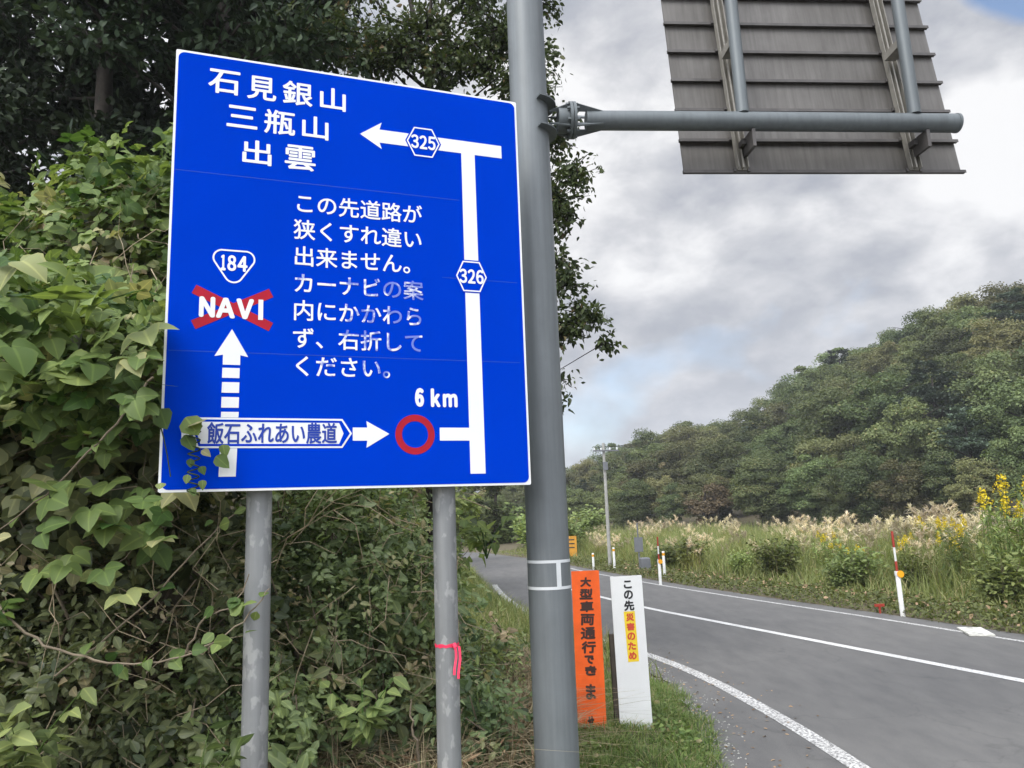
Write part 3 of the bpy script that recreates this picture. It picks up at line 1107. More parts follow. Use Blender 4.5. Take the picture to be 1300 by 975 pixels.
# ------------------------------------------------------------------ the two notice boards
def notice(name, label, x, y, yaw, w, h, mat, lean=0.0):
    z = float(ground_z(x, y))
    t = thing(name, label, 'notice board', (x, y, z), yaw)
    t.rotation_euler = (0, lean, yaw)
    mb = MB()
    P = rrect(-w / 2, w / 2, -0.06, h, 0.006, 2)
    n = len(P)
    mb.add([(u, 0, v) for u, v in P] + [(u, 0.01, v) for u, v in P],
           [tuple(range(n)), tuple(reversed(range(n, 2 * n)))] + [(i, i + n, (i + 1) % n + n, (i + 1) % n) for i in range(n)])
    bd = mb.build('board', mat, t)
    return t, bd


H1 = 1.345
t, bd = notice('orange_notice_board', 'tall narrow orange board with dark handwritten Japanese letters beside the pole', 0.590, 7.1, R(6), 0.252, H1, M['orange'], 0.004)
MB().box(-0.02, 0.02, 0.012, 0.05, -0.3, H1 - 0.05).build('stake', M['wood'], t)
mb = MB()
v = H1 - 0.055
for ch, hh, ww in (('大', .085, .10), ('型', .095, .12), ('車', .095, .125), ('両', .10, .125), ('通', .105, .135), ('行', .105, .13)):
    glyphs(mb, ch, 0.0 - ww / 2, v - hh, 0.0 + ww / 2, v, lay=0.002, bold=0.010, rot=rnd.uniform(-.05, .05), skew=0.05)
    v -= hh + 0.014
for ch, hh, ww, dx in (('で', .075, .085, .0), ('き', .085, .105, .01), ('ま', .13, .09, .0), ('せ', .10, .06, -.01)):
    if ch == 'ま':
        v -= 0.055
    if ch == 'せ':
        v -= 0.12
    glyphs(mb, ch, dx - ww / 2, v - hh, dx + ww / 2, v, lay=0.002, bold=0.012, rot=rnd.uniform(-.12, .12), skew=-0.1)
    v -= hh + 0.014
mb.build('lettering', M['brown_ink'], bd)

H2 = 1.315
t, bd = notice('white_notice_board', 'tall narrow white board with black and red Japanese letters at the road edge', 0.985, 7.18, R(8), 0.293, H2, M['board_white'], -0.012)
MB().box(-0.185, -0.145, 0.012, 0.05, -0.3, H2 * 0.62).build('stake', M['wood'], t)
mb = MB()
for ch, cv, w, h, rt in (('こ', H2 - .075, .075, .07, R(0)), ('の', H2 - .165, .085, .08, 0), ('先', H2 - .26, .095, .09, 0)):
    glyphs(mb, ch, 0.01 - w / 2, cv - h / 2, 0.01 + w / 2, cv + h / 2, lay=0.002, bold=0.008, rot=rt)
mb.build('lettering', M['black'], bd)
patch = flat(MB(), [(-0.045, H2 - 0.31), (-0.035, H2 - 0.745), (0.065, H2 - 0.745), (0.058, H2 - 0.31)], 0.0015).build('yellow_patch', M['yellow'], bd)
mb = MB()
for i, ch in enumerate('災害のため'):
    cv = H2 - 0.36 - i * 0.083
    w = 0.072
    glyphs(mb, ch, 0.01 - w / 2, cv - 0.034, 0.01 + w / 2, cv + 0.034, lay=0.003, bold=0.007)
mb.build('lettering', M['ink_red'], patch)


# ------------------------------------------------------------------ roadside posts and furniture
def marker(x, y, h, label, flag_red=True, lean=0.0, group=None):
    t = thing('delineator_post', label, 'marker post', (x, y, float(ground_z(x, y)) - 0.02), 0, group)
    t.rotation_euler = (0, lean, 0)
    w = h * 0.52 if flag_red else h
    MB().tube([(0, 0, -0.2), (0, 0, w - 0.01), (0, 0, w)], [0.042, 0.042, 0.036], 14).build('post', M['marker_white'], t, True)
    if flag_red:
        z = w
        for k, (l, mt_) in enumerate(((0.21, 'marker_red'), (0.25, 'marker_white'), (0.29, 'marker_red'))):
            MB().tube([(0, 0, z), (0, 0, z + l * h / 1.55)], 0.022 if k != 1 else 0.020, 12).build('rod', M[mt_], t, True)
            z += l * h / 1.55
        MB().tube([(0.03, -0.048, w - 0.02), (0.03, -0.062, w - 0.02)], 0.062, 20).build('reflector', M['reflector'], t, True)
        MB().tube([(0, 0, w - 0.05), (0, 0, w + 0.03)], 0.05, 14).build('collar', M['marker_white'], t, True)
    else:
        MB().tube([(0, 0, h - 0.13), (0, 0, h - 0.05)], 0.044, 14).build('reflector', M['reflector'], t, True)
    return t


marker(6.86, 14.35, 1.53, 'white and red delineator post with round amber reflector, nearest on the far verge', lean=-0.012)
marker(3.90, 21.9, 1.35, 'red topped white delineator post with amber disc left of the pampas grass')
marker(4.40, 23.9, 0.78, 'short white marker post just right of the red topped one', False)
marker(0.55, 36.5, 0.85, 'small white marker post on the bend seen left of the tall pole', False)
marker(3.35, 27.6, 0.80, 'white marker post at the foot of the utility pole', False)
marker(2.75, 29.0, 0.62, 'stubby yellowish marker post left of the utility pole', False)
t = thing('reflector_stub', 'small red reflector stub in grass beside the nearest delineator post', 'reflector', (6.64, 14.75, float(ground_z(6.64, 14.75))))
MB().tube([(0, 0, 0), (0, 0, 0.16)], 0.02, 8).build('stem', M['marker_red'], t)
MB().box(-0.09, 0.09, -0.012, 0.012, 0.15, 0.20).build('plate', M['marker_red'], t)

t = thing('drain_cover', 'pale concrete drain cover slab on the far edge of the road', 'drain cover', (6.93, 12.25, 0.004), R(-17))
MB().box(-0.17, 0.17, -0.38, 0.38, 0.004, 0.03).build('slab', M['pale_concrete'], t)
for k in (-1, 1):
    MB().box(-0.03, 0.03, k * 0.3 - 0.06, k * 0.3 + 0.06, 0.0305, 0.033).build('lifting_slot', M['concrete'], t)

UP = (3.36, 29.0)
t = thing('utility_pole', 'slim grey concrete utility pole with a crossarm beyond the road', 'utility pole', (*UP, -0.1), R(10))
MB().tube([(0, 0, -0.4), (0, 0, 2), (0, 0, 4.72)], [0.07, 0.064, 0.05], 16).build('pole', M['concrete'], t, True)
MB().box(-0.42, 0.55, -0.11, -0.04, 4.40, 4.45).build('crossarm', M['sign_back'], t)
for x in (-0.38, -0.12, 0.22, 0.5):
    MB().tube([(x, -0.07, 4.451), (x, -0.07, 4.50), (x, -0.07, 4.54)], [0.02, 0.035, 0.02], 10).build('insulator', M['sign_white'], t, True)
MB().box(-0.09, 0.09, -0.13, -0.085, 3.7, 4.0).build('junction_box', M['sign_back'], t)
for k, x in enumerate((-0.38, 0.22)):
    P = []
    for i in range(13):
        a = i / 12
        P.append((UP[0] + x + 5 * a + (14 * a), UP[1] + 26 * a, 4.45 + 6.0 * a - 3.2 * a * (1 - a)))
    w = MB().tube(P, 0.008, 5).build('power_line', M['black'], None, True)
    tag(w, 'thin dark overhead wire from the utility pole toward the wooded hill', 'wire', 'overhead wires at the utility pole')

t = thing('road_sign', 'small grey rectangular road sign seen from behind on a thin post', 'road sign', (4.39, 28.6, float(ground_z(4.39, 28.6)) - 0.1), R(5))
MB().tube([(0, 0.03, -0.3), (0, 0.03, 1.65)], 0.028, 10).build('post', M['sign_back'], t, True)
MB().box(-0.16, 0.16, -0.012, 0.0, 0.62, 1.14).build('panel', M['sign_back'], t)
t = thing('concrete_block', 'low grey concrete block under the small grey road sign', 'concrete block', (4.25, 26.6, float(ground_z(4.25, 26.6)) - .05), R(8))
mb = MB()
mb.add([(x * s, y * s2, z) for z, s, s2 in ((0, .17, .15), (0.46, .155, .14), (0.5, .13, .12)) for x, y in ((-1, -1), (1, -1), (1, 1), (-1, 1))],
       [(3, 2, 1, 0), (8, 9, 10, 11)] + [(k * 4 + i, k * 4 + (i + 1) % 4, k * 4 + 4 + (i + 1) % 4, k * 4 + 4 + i) for k in range(2) for i in range(4)])
mb.build('block', M['sign_back'], t)
t = thing('warning_sign', 'faded yellow warning sign on a post just right of the tall pole', 'road sign', (2.47, 37.0, float(ground_z(2.47, 37.0))), R(-8))
MB().tube([(0, 0.04, -0.3), (0, 0.04, 0.95)], 0.03, 10).build('post', M['sign_back'], t, True)
MB().box(-0.30, 0.30, -0.01, 0.008, 0.05, 0.98).build('panel', M['rust_yellow'], t)
for zz in (0.78, 0.6, 0.42):
    MB().box(-0.2, 0.2, -0.0125, -0.0105, zz, zz + 0.06).build('faded_bar', M['wood'], t)


# ------------------------------------------------------------------ hillside trees
def crown(name, mat, n_lobes, per, r, h, leaf, lobe=0.42, seed=0, kind_='round', parent=None):
    g = np.random.default_rng(seed)
    parts = []
    if kind_ == 'round':
        cs = []
        for i in range(n_lobes):
            d = unit(g.normal(0, 1, 3))
            d[2] = d[2] * 1.0 if d[2] > 0 else d[2] * 1.25
            k = g.uniform(0.35, 1.0)
            if d[2] < -0.3:
                k *= 0.85
            cs.append((d[0] * r * k, d[1] * r * k, h * (0.50 + d[2] * 0.44 * k)))
        for i, c in enumerate(cs):
            lr = r * lobe * g.uniform(0.5, 1.3)
            d = unit(g.normal(0, 1, (per, 3)))
            d[:, 2] = np.where(d[:, 2] < -0.3, -d[:, 2], d[:, 2])
            k = 0.45 + 0.75 * g.random(per)
            P = np.array(c) + d * (lr * k)[:, None] * np.array([1, 1, 0.8])
            var = np.clip(0.5 + g.normal(0, 0.16, per) + g.normal(0, 0.13), 0, 1)
            parts.append(leaves(P, unit(d + np.array([0, 0, 0.5])), leaf * g.uniform(0.7, 1.3, per), L_RHOMB, 0.5, var=var, seed=seed + i))
    else:   # layered pine
        nl = n_lobes
        for i in range(nl):
            t = i / (nl - 1)
            z = h * (0.18 + 0.80 * t)
            rr = r * (1 - 0.72 * t ** 1.3) * g.uniform(0.75, 1.1)
            nb = max(3, int(7 * (1 - t) + 3))
            for bnum in range(nb):
                a = g.uniform(0, 2 * np.pi)
                q = int(per * (0.4 + 0.6 * (1 - t)))
                u = np.sqrt(g.random(q))
                w = g.normal(0, 0.20 * rr, q) * u
                P = np.stack([np.cos(a) * u * rr - np.sin(a) * w, np.sin(a) * u * rr + np.cos(a) * w,
                              z + 0.16 * rr * u ** 2 - 0.12 * rr * u + g.normal(0, 0.10, q)], 1)
                var = np.clip(0.5 + g.normal(0, 0.2, q), 0, 1)
                parts.append(leaves(P, np.tile([0, 0, 1.0], (q, 1)), leaf * g.uniform(0.7, 1.3, q), L_RHOMB, 0.45, var=var, seed=seed + i * 31 + bnum))
    V, T, A = join(parts)
    return np_mesh(name, V, T, A, mat, parent)


def trunk_mb(r, h, branches, seed):
    g = random.Random(seed)
    mb = MB()
    P = [(0, 0, -1.2), (g.uniform(-.1, .1), g.uniform(-.1, .1), h * 0.3), (g.uniform(-.2, .2), g.uniform(-.2, .2), h * 0.6), (0, 0, h * 0.85)]
    mb.tube(P, [r * 1.3, r, r * 0.7, r * 0.25], 9)
    for i in range(branches):
        z = h * g.uniform(0.25, 0.7)
        a = g.uniform(0, 6.28)
        l = h * g.uniform(0.2, 0.34)
        mb.tube([(0, 0, z), (math.cos(a) * l * .5, math.sin(a) * l * .5, z + l * .35), (math.cos(a) * l, math.sin(a) * l, z + l * .6)], [r * .45, r * .3, r * .1], 6)
    return mb


PARK = []


def tree_proto(name, mat, **k):
    seed = k.get('seed', 0)
    t = thing(name, 'tree', 'tree')
    crown('crown', mat, parent=t, **k)
    trunk_mb(0.16, k['h'], 5, seed).build('trunk', M['bark'], t, True)
    t.location = (0, -500, -100)
    return t


def dup(t, name=None):
    c = t.copy()
    COL.objects.link(c)
    for ch in t.children:
        d = ch.copy()
        COL.objects.link(d)
        d.parent = c
    return c


used = set()


def place(proto, loc, rz, sc, label, group):
    t = proto if proto.name not in used else dup(proto)
    used.add(proto.name)
    t.location = loc
    t.rotation_euler = (0, 0, rz)
    t.scale = sc
    t['label'] = label
    t['group'] = group
    return t


protos = {
    'green': [tree_proto('broadleaf_tree', M['hill_a'], n_lobes=64, per=420, r=2.7, h=8.0, leaf=0.20, seed=s, lobe=0.33) for s in (1, 2, 3)],
    'brown': [tree_proto('broadleaf_tree', M['hill_b'], n_lobes=60, per=400, r=2.5, h=8.0, leaf=0.20, seed=s, lobe=0.33) for s in (4, 5)],
    'pine': [tree_proto('pine_tree', M['hill_pine'], n_lobes=13, per=300, r=3.2, h=8.0, leaf=0.22, seed=s, kind_='pine') for s in (6, 7)],
    'rust': [tree_proto('rusty_tree', M['rusty'], n_lobes=34, per=260, r=2.0, h=6.0, leaf=0.24, seed=9, lobe=0.38)],
}
LAB = {'green': 'dense green broadleaf tree in the wood on the hillside beyond the field',
       'brown': 'olive brown broadleaf tree in the wood on the hillside beyond the field',
       'pine': 'layered dark pine standing among the broadleaf trees on the hillside',
       'rust': 'reddish brown tree at the foot of the wooded hillside'}
cnt = 0
for row in range(10):
    s = -0.16 + 0.012 * (row % 2)
    while s < 0.86:
        d0 = np.interp(s, D0_S, D0_D)
        y = d0 * (1.0 + 0.125 * row + rnd.uniform(-0.035, 0.035))
        ss = s + rnd.uniform(-0.012, 0.012)
        x = ss * y
        step = (2.3 if row == 0 else 4.2 if row < 3 else 4.7) / y
        s += step * rnd.uniform(0.75, 1.2)
        if ss < -0.02 and row > 2:
            continue
        q = rnd.random()
        k = 'pine' if q < (0.2 if ss > 0.22 else 0.06) else 'brown' if q < (0.36 if ss > 0.3 else 0.62) else 'green'
        if row == 0:
            k = 'green' if q < 0.7 else 'brown'
        h = (0.62 if row == 0 else 0.9 if row == 1 else 1.05) * rnd.uniform(0.8, 1.16)
        if ss < 0.12:
            h *= 0.8
        if k == 'pine':
            h *= 0.9
        p = rnd.choice(protos[k])
        place(p, (x, y, float(ground_z(x, y)) - 0.2), rnd.uniform(0, 6.28), (h * rnd.uniform(1.0, 1.45), h * rnd.uniform(1.0, 1.45), h), LAB[k],
              'pines in the hillside wood' if k == 'pine' else 'broadleaf trees of the hillside wood, ' + k)
        cnt += 1
place(protos['rust'][0], (0.245 * 64, 64, float(ground_z(0.245 * 64, 64))), 0.4, (0.9, 0.9, 0.7), LAB['rust'], 'rusty trees')
print('hill trees', cnt)

# ------------------------------------------------------------------ field of pampas grass and goldenrod
def pampas_proto(seed):
    g = np.random.default_rng(seed)
    t = thing('pampas_grass', 'pampas', 'pampas grass')
    P = np.concatenate([g.normal(0, 0.24, (230, 2)), np.zeros((230, 1))], 1)
    np_mesh('blades', *blades(P, 1.4, 0.020, 0.38, seed), M['field'], t)
    parts, st = [], MB()
    for i in range(9):
        bx, by = g.normal(0, 0.22, 2)
        a, ln, hh = g.uniform(0, 6.28), g.uniform(0.05, 0.3), g.uniform(1.05, 1.8)
        tx, ty = bx + math.cos(a) * ln, by + math.sin(a) * ln
        st.tube([(bx, by, 0), ((bx + tx) / 2, (by + ty) / 2, hh * .6), (tx, ty, hh)], [0.006, 0.005, 0.004], 4)
        n = 26
        u = g.random(n)
        Q_ = np.stack([tx + math.cos(a) * u * 0.12 + g.normal(0, .012, n), ty + math.sin(a) * u * .12 + g.normal(0, .012, n), hh - 0.06 + u * 0.24 - u * u * 0.05], 1)
        al = np.tile([math.cos(a) * 0.9, math.sin(a) * 0.9, 0.9], (n, 1)) + g.normal(0, .35, (n, 3))
        parts.append(leaves(Q_, g.normal(0, 1, (n, 3)), g.uniform(.11, .2, n), L_THIN, 0.2, along=al, seed=i + seed))
    np_mesh('plume', *join(parts), M['plume'], t)
    st.build('stalk', M['twig'], t)
    t.location = (0, -500, -100)
    return t


def golden_proto(seed):
    g = np.random.default_rng(seed)
    t = thing('goldenrod', 'goldenrod', 'goldenrod')
    lv, fl, st = [], [], MB()
    for i in range(13):
        bx, by = g.normal(0, 0.2, 2)
        hh = g.uniform(1.2, 1.75)
        a, ln = g.uniform(0, 6.28), g.uniform(0.02, 0.2)
        tx, ty = bx + math.cos(a) * ln, by + math.sin(a) * ln
        st.tube([(bx, by, 0), (tx, ty, hh)], [0.007, 0.004], 4)
        n = 42
        u = g.uniform(0.12, 0.95, n)
        P = np.stack([bx + (tx - bx) * u, by + (ty - by) * u, u * hh], 1)
        aa = g.uniform(0, 6.28, n)
        al = np.stack([np.cos(aa), np.sin(aa), np.full(n, 0.25)], 1)
        lv.append(leaves(P, np.tile([0, 0, 1.], (n, 1)), g.uniform(.12, .22, n), L_THIN, 0.3, along=al, seed=seed + i))
        if g.random() < 0.5:
            n = 46
            u = g.random(n)
            aa = g.uniform(0, 6.28, n)
            rr = 0.10 * (1 - u) + 0.015
            P = np.stack([tx + np.cos(aa) * rr * g.random(n), ty + np.sin(aa) * rr * g.random(n), hh - 0.06 + u * 0.27], 1)
            fl.append(leaves(P, g.normal(0, 1, (n, 3)), g.uniform(.03, .06, n), L_RHOMB, 0.4, seed=seed + 50 + i))
    np_mesh('foliage', *join(lv), M['weed'], t)
    np_mesh('flower_head', *join(fl), M['golden'], t)
    st.build('stem', M['weed'], t)
    t.location = (0, -500, -100)
    return t


def weed_proto(seed):
    g = np.random.default_rng(seed)
    t = thing('weed_bush', 'weed', 'bush')
    st, lv = MB(), []
    for i in range(20):
        a, ln, hh = g.uniform(0, 6.28), g.uniform(0.1, 0.6), g.uniform(0.5, 1.1)
        tx, ty = math.cos(a) * ln, math.sin(a) * ln
        st.tube([(0, 0, 0), (tx * .6, ty * .6, hh * .6), (tx, ty, hh)], [0.01, 0.007, 0.004], 4)
        n = 70
        u = g.uniform(0.25, 1, n)
        P = np.stack([tx * u, ty * u, hh * u], 1) + g.normal(0, .09, (n, 3))
        lv.append(leaves(P, unit(np.tile([0, -.3, 1.], (n, 1))), g.uniform(.07, .14, n), L_OVATE, 0.5, seed=seed + i))
    np_mesh('foliage', *join(lv), M['weed'], t)
    st.build('stem', M['twig'], t)
    t.location = (0, -500, -100)
    return t


pam = [pampas_proto(s) for s in (21, 22, 23)]
gol = [golden_proto(s) for s in (31, 32)]
wee = [weed_proto(s) for s in (41, 42)]
LP = 'clump of pampas grass with pale feathery plumes in the field across the road'
LG = 'yellow flowering goldenrod clump in the field across the road'
LW = 'leafy green weed bush at the front of the field across the road'


def far_edge(y):
    return float(np.interp(y, F_Y, F_X)) + 0.55


def field_at(y, off):
    x = far_edge(y) + off
    return x, y, float(ground_z(x, y)) - 0.03


for i in range(230):
    y = 12.5 + 34 * rnd.random() ** 1.25
    off = rnd.uniform(3.4, 9.5) if y < 24 else rnd.uniform(2.0, 11)
    x, y, z = field_at(y, off)
    if x / y > 0.86 or y > np.interp(x / y, D0_S, D0_D) * 0.95:
        continue
    sc = rnd.uniform(0.62, 1.0) * (1.0 if off > 5.5 else 0.8) * (0.72 if y > 24 else 0.88 if y > 18 else 1.08)
    place(rnd.choice(pam), (x, y, z), rnd.uniform(0, 6.28), (sc * 1.15, sc * 1.15, sc), LP, 'pampas grass clumps in the field')
for i in range(40):
    y = 12.0 + 9 * rnd.random() ** 2.2
    off = rnd.uniform(2.6, 6.5)
    if y < 14.5:
        off = rnd.uniform(2.9, 5.5)
    x, y, z = field_at(y, off)
    sc = rnd.uniform(0.6, 1.0) * (1.34 if x / y > 0.6 else 0.85 if y > 17 else 0.95)
    place(rnd.choice(gol), (x, y, z), rnd.uniform(0, 6.28), (sc * 1.1, sc * 1.1, sc), LG, 'goldenrod clumps in the field')
for i in range(15):
    y = 12.0 + 18 * rnd.random() ** 1.2
    x, y, z = field_at(y, rnd.uniform(1.9, 3.6))
    sc = rnd.uniform(0.55, 1.05)
    place(rnd.choice(wee), (x, y, z), rnd.uniform(0, 6.28), (sc * 1.2, sc * 1.2, sc), LW, 'weed bushes along the field')

for i in range(46):
    y = rnd.uniform(31, 60)
    x = far_edge(y) + rnd.uniform(1.6, 9)
    if x / y > 0.12:
        continue
    sc = rnd.uniform(1.2, 2.6)
    place(rnd.choice(wee), (x, y, float(ground_z(x, y)) - 0.05), rnd.uniform(0, 6.28), (sc * 1.2, sc * 1.2, sc * 0.9),
          'pale green bush on the outer side of the far road bend', 'bushes along the outside of the far bend')

# meadow and verge grass on the far side, one carpet
g = np.random.default_rng(77)
n = 42000
y = 10 + 36 * g.random(n) ** 1.5
off = g.uniform(0.15, 10, n) ** 1.0
x = np.interp(y, F_Y, F_X) + 0.55 + off
keep = (x / y < 0.9)
P = np.stack([x, y, ground_z(x, y) - 0.02], 1)[keep]
off = off[keep]
h = np.where(off < 1.6, 0.10 + 0.05 * off, np.minimum(0.26 + 0.42 * (off - 1.6), 1.15))
kind(np_mesh('meadow_grass', *blades(P, h, 0.022, 0.5, 5), M['field']), 'stuff', 'rough meadow grass on the far verge and field')
n = 9000
y = 10 + 24 * g.random(n) ** 1.5
x = np.interp(y, F_Y, F_X) + 0.5 + np.abs(g.normal(0.9, 0.7, n))
P = np.stack([x, y, ground_z(x, y) + 0.04 + 0.10 * g.random(n)], 1)
kind(np_mesh('verge_weeds', *leaves(P, np.tile([0, 0, 1.], (n, 1)), g.uniform(.05, .12, n), L_OVATE, 0.5, seed=5), M['weed']), 'stuff', 'low weeds on the far verge')
n = 600
y = 11 + 18 * g.random(n)
x = np.interp(y, F_Y, F_X) + 0.6 + np.abs(g.normal(1.2, 0.6, n))
P = np.stack([x, y, ground_z(x, y) + 0.06 + 0.08 * g.random(n)], 1)
kind(np_mesh('leaf_litter', *leaves(P, np.tile([0, -.2, 1.], (n, 1)), g.uniform(.05, .11, n), L_OVATE, 0.5, seed=6), M['litter']), 'stuff', 'brown fallen leaves on the far verge')

# ------------------------------------------------------------------ near verge: green grass, dry grass
g = np.random.default_rng(78)


def verge_pts(n, y0, y1, lo, hi):
    y = g.uniform(y0, y1, n)
    xa, xv = np.interp(y, A_Y, A_X), np.interp(y, V_Y, V_X)
    u = g.uniform(lo, hi, n)
    x = xa + (xv - xa) * u
    return np.stack([x, y, ground_z(x, y) - 0.01], 1)


P = verge_pts(30000, 3.2, 9.5, -0.04, 0.62)
P = P[(P[:, 0] > 0.15 - 0.25 * g.random(len(P)))]
dn = np.clip(1 - 0.5 * np.abs(lumps(P[:, 0] * 2.2, P[:, 1] * 2.2)), 0.3, 1)
kind(np_mesh('verge_grass', *blades(P, 0.12 * dn ** 2 + 0.03, 0.007, 0.75, 9), M['grass']), 'stuff', 'short green grass around the notice boards')
P = verge_pts(9000, 9.5, 30, 0.0, 1.0)
kind(np_mesh('roadside_grass', *blades(P, 0.42, 0.014, 0.6, 10), M['field']), 'stuff', 'long grass along the near side of the road beyond the boards')
n = 10000
y = g.uniform(4.0, 9.0, n)
xv = np.interp(y, V_Y, V_X)
x = xv + 0.55 + g.normal(0, 0.40, n)
k = (x < 0.28) & ((x > -0.75) | (g.random(n) < 0.3))
x, y = x[k], y[k]
P = np.stack([x, y, ground_z(x, y) + 0.03 + 0.2 * g.random(len(x)) ** 2], 1)
kind(np_mesh('dry_grass', *blades(P, 0.34, 0.008, 1.5, 12, curl=0.3), M['dry']), 'stuff', 'matted dry grass at the foot of the bank')
n = 2600
y = g.uniform(4.6, 8.5, n)
xv = np.interp(y, V_Y, V_X)
x = xv + 0.5 + g.normal(0, 0.35, n)
k = (x < 0.25)
x, y = x[k], y[k]
P = np.stack([x, y, ground_z(x, y) + 0.08 + 0.2 * g.random(len(x))], 1)
kind(np_mesh('dead_leaves', *leaves(P, np.tile([0, -.4, .8], (len(x), 1)), g.uniform(.06, .14, len(x)), L_THIN, 0.6, seed=7), M['litter']), 'stuff', 'withered leaves lying on the dry grass')

# broad leaved weeds, clover and grit
g = np.random.default_rng(79)
P = verge_pts(5200, 3.2, 9.0, -0.03, 0.75)
P = P[(lumps(P[:, 0] * 3, P[:, 1] * 3) > 0.05) & (P[:, 0] > 0.1)]
P[:, 2] += 0.02 + 0.06 * g.random(len(P))
kind(np_mesh('verge_clover', *leaves(P, np.tile([0, -.15, 1.], (len(P), 1)), g.uniform(.025, .065, len(P)), L_ROUND, 0.45, seed=21), M['grass']), 'stuff', 'small round leaved weeds in the verge grass')
n = 4200
y = g.uniform(3.8, 7.5, n)
x = np.interp(y, V_Y, V_X) + g.normal(0.3, 0.4, n)
P = np.stack([x, y, ground_z(x, y) + 0.03 + 0.30 * g.random(n) ** 1.5], 1)
P = P[x < 0.12]
kind(np_mesh('bank_weeds', *leaves(P, np.tile([0, -.35, .9], (len(P), 1)), g.uniform(.04, .11, len(P)), L_OVATE, 0.5, seed=22), M['green_shrub']), 'stuff', 'low green weeds at the foot of the bank under the sign')
gm = MB()
rg = random.Random(4)
for i in range(900):
    y = rg.uniform(4.5, 13)
    x = float(np.interp(y, A_Y, A_X)) + abs(rg.gauss(0, 0.16)) - 0.05
    r = rg.uniform(0.004, 0.014)
    a = rg.uniform(0, 6.28)
    c_, s_ = math.cos(a) * r, math.sin(a) * r
    z = max(0.0, float(ground_z(x, y))) + 0.001
    gm.add([(x + c_, y + s_, z), (x - s_, y + c_, z), (x - c_, y - s_, z), (x + s_, y - c_, z), (x + .2 * c_, y, z + r * 0.9)], [(0, 1, 4), (1, 2, 4), (2, 3, 4), (3, 0, 4)])
kind(gm.build('gravel', M['concrete']), 'stuff', 'grit and small stones along the near edge of the asphalt')
n = 260
y = g.uniform(5, 13, n)
x = np.interp(y, A_Y, A_X) + np.abs(g.normal(0, .45, n))
P = np.stack([x, y, np.full(n, 0.006)], 1)
kind(np_mesh('blown_leaves', *leaves(P, np.tile([0, 0, 1.], (n, 1)), g.uniform(.02, .05, n), L_OVATE, 0.15, seed=23), M['litter']), 'stuff', 'small dead leaves blown along the road edge')

# ------------------------------------------------------------------ bank: shrubs, kudzu, trees
def shrub(label, c, r, n, size, seed, mat='shrub', tmpl=L_OVATE, front=(0.1, -1, 0.2), name='shrub'):
    g = np.random.default_rng(seed)
    bz = float(ground_z(c[0], c[1]))
    t = thing(name, label, 'shrub', (c[0], c[1], bz))
    cc = np.array([0, 0, c[2] - bz])
    # leafy sprays: each a twig with a handful of leaves of one age and tint
    ns = n // 20
    C1, N1 = ellipsoid_pts(int(ns * .6), cc, r, 0.38, seed, -0.9, front)
    C2, N2 = ellipsoid_pts(int(ns * .4), cc, np.array(r) * 0.85, 0.6, seed + 1, -0.9, front)
    Cs, Ns = np.concatenate([C1, C2]), np.concatenate([N1, N2])
    ns = len(Cs)
    k = 20
    D = unit(Ns * 0.8 + g.normal(0, 0.7, (ns, 3)) + np.array([0, 0, 0.25]))
    big = np.where(g.random(ns) < .14, 1.65, 1.0) * g.uniform(.6, 1.3, ns)
    u = np.tile(np.linspace(-0.5, 0.5, k), (ns, 1)) + g.normal(0, .05, (ns, k))
    ln = (0.30 + 0.25 * g.random(ns)) * big
    P = Cs[:, None, :] + D[:, None, :] * (u * ln[:, None])[..., None] + g.normal(0, 0.022, (ns, k, 3))
    P[..., 2] -= 0.25 * ln[:, None] * (u + .5) ** 2
    P = P.reshape(-1, 3)
    P[:, 2] = np.maximum(P[:, 2], ground_z(P[:, 0] + c[0], P[:, 1] + c[1]) - bz + 0.04)
    nn = unit(np.repeat(Ns * 0.5 + g.normal(0, .35, (ns, 3)), k, 0) + np.array([0, -0.15, 0.75]))
    al = np.repeat(D, k, 0) + np.cross(np.repeat(D, k, 0), nn) * np.where(np.arange(ns * k) % 2, 1, -1)[:, None] * 1.1
    tint = np.clip(g.normal(0.46, 0.24, ns), 0.0, 0.93)
    tint = np.where(g.random(ns) < 0.05, 0.99, tint)
    var = np.clip(np.repeat(tint, k) + g.normal(0, 0.09, ns * k), 0, 1)
    np_mesh('foliage', *leaves(P, nn, size * np.repeat(big, k) * g.uniform(.6, 1.2, len(P)), tmpl, 0.45, along=al, var=var, seed=seed), M[mat], t)
    st = MB()
    for i in range(16):
        d = unit(g.normal(0, 1, 3))
        d[2] = abs(d[2])
        d[1] -= 0.3
        e = cc + d * np.array(r) * g.uniform(0.7, 1.03)
        mid = e * 0.5 + g.normal(0, .12, 3)
        b0 = np.array([g.normal(0, .15), g.normal(0, .15), -0.1])
        st.tube([tuple(b0), tuple(mid), tuple(e)], [0.016, 0.010, 0.004], 5)
    st.build('stem', M['twig'], t)
    return t


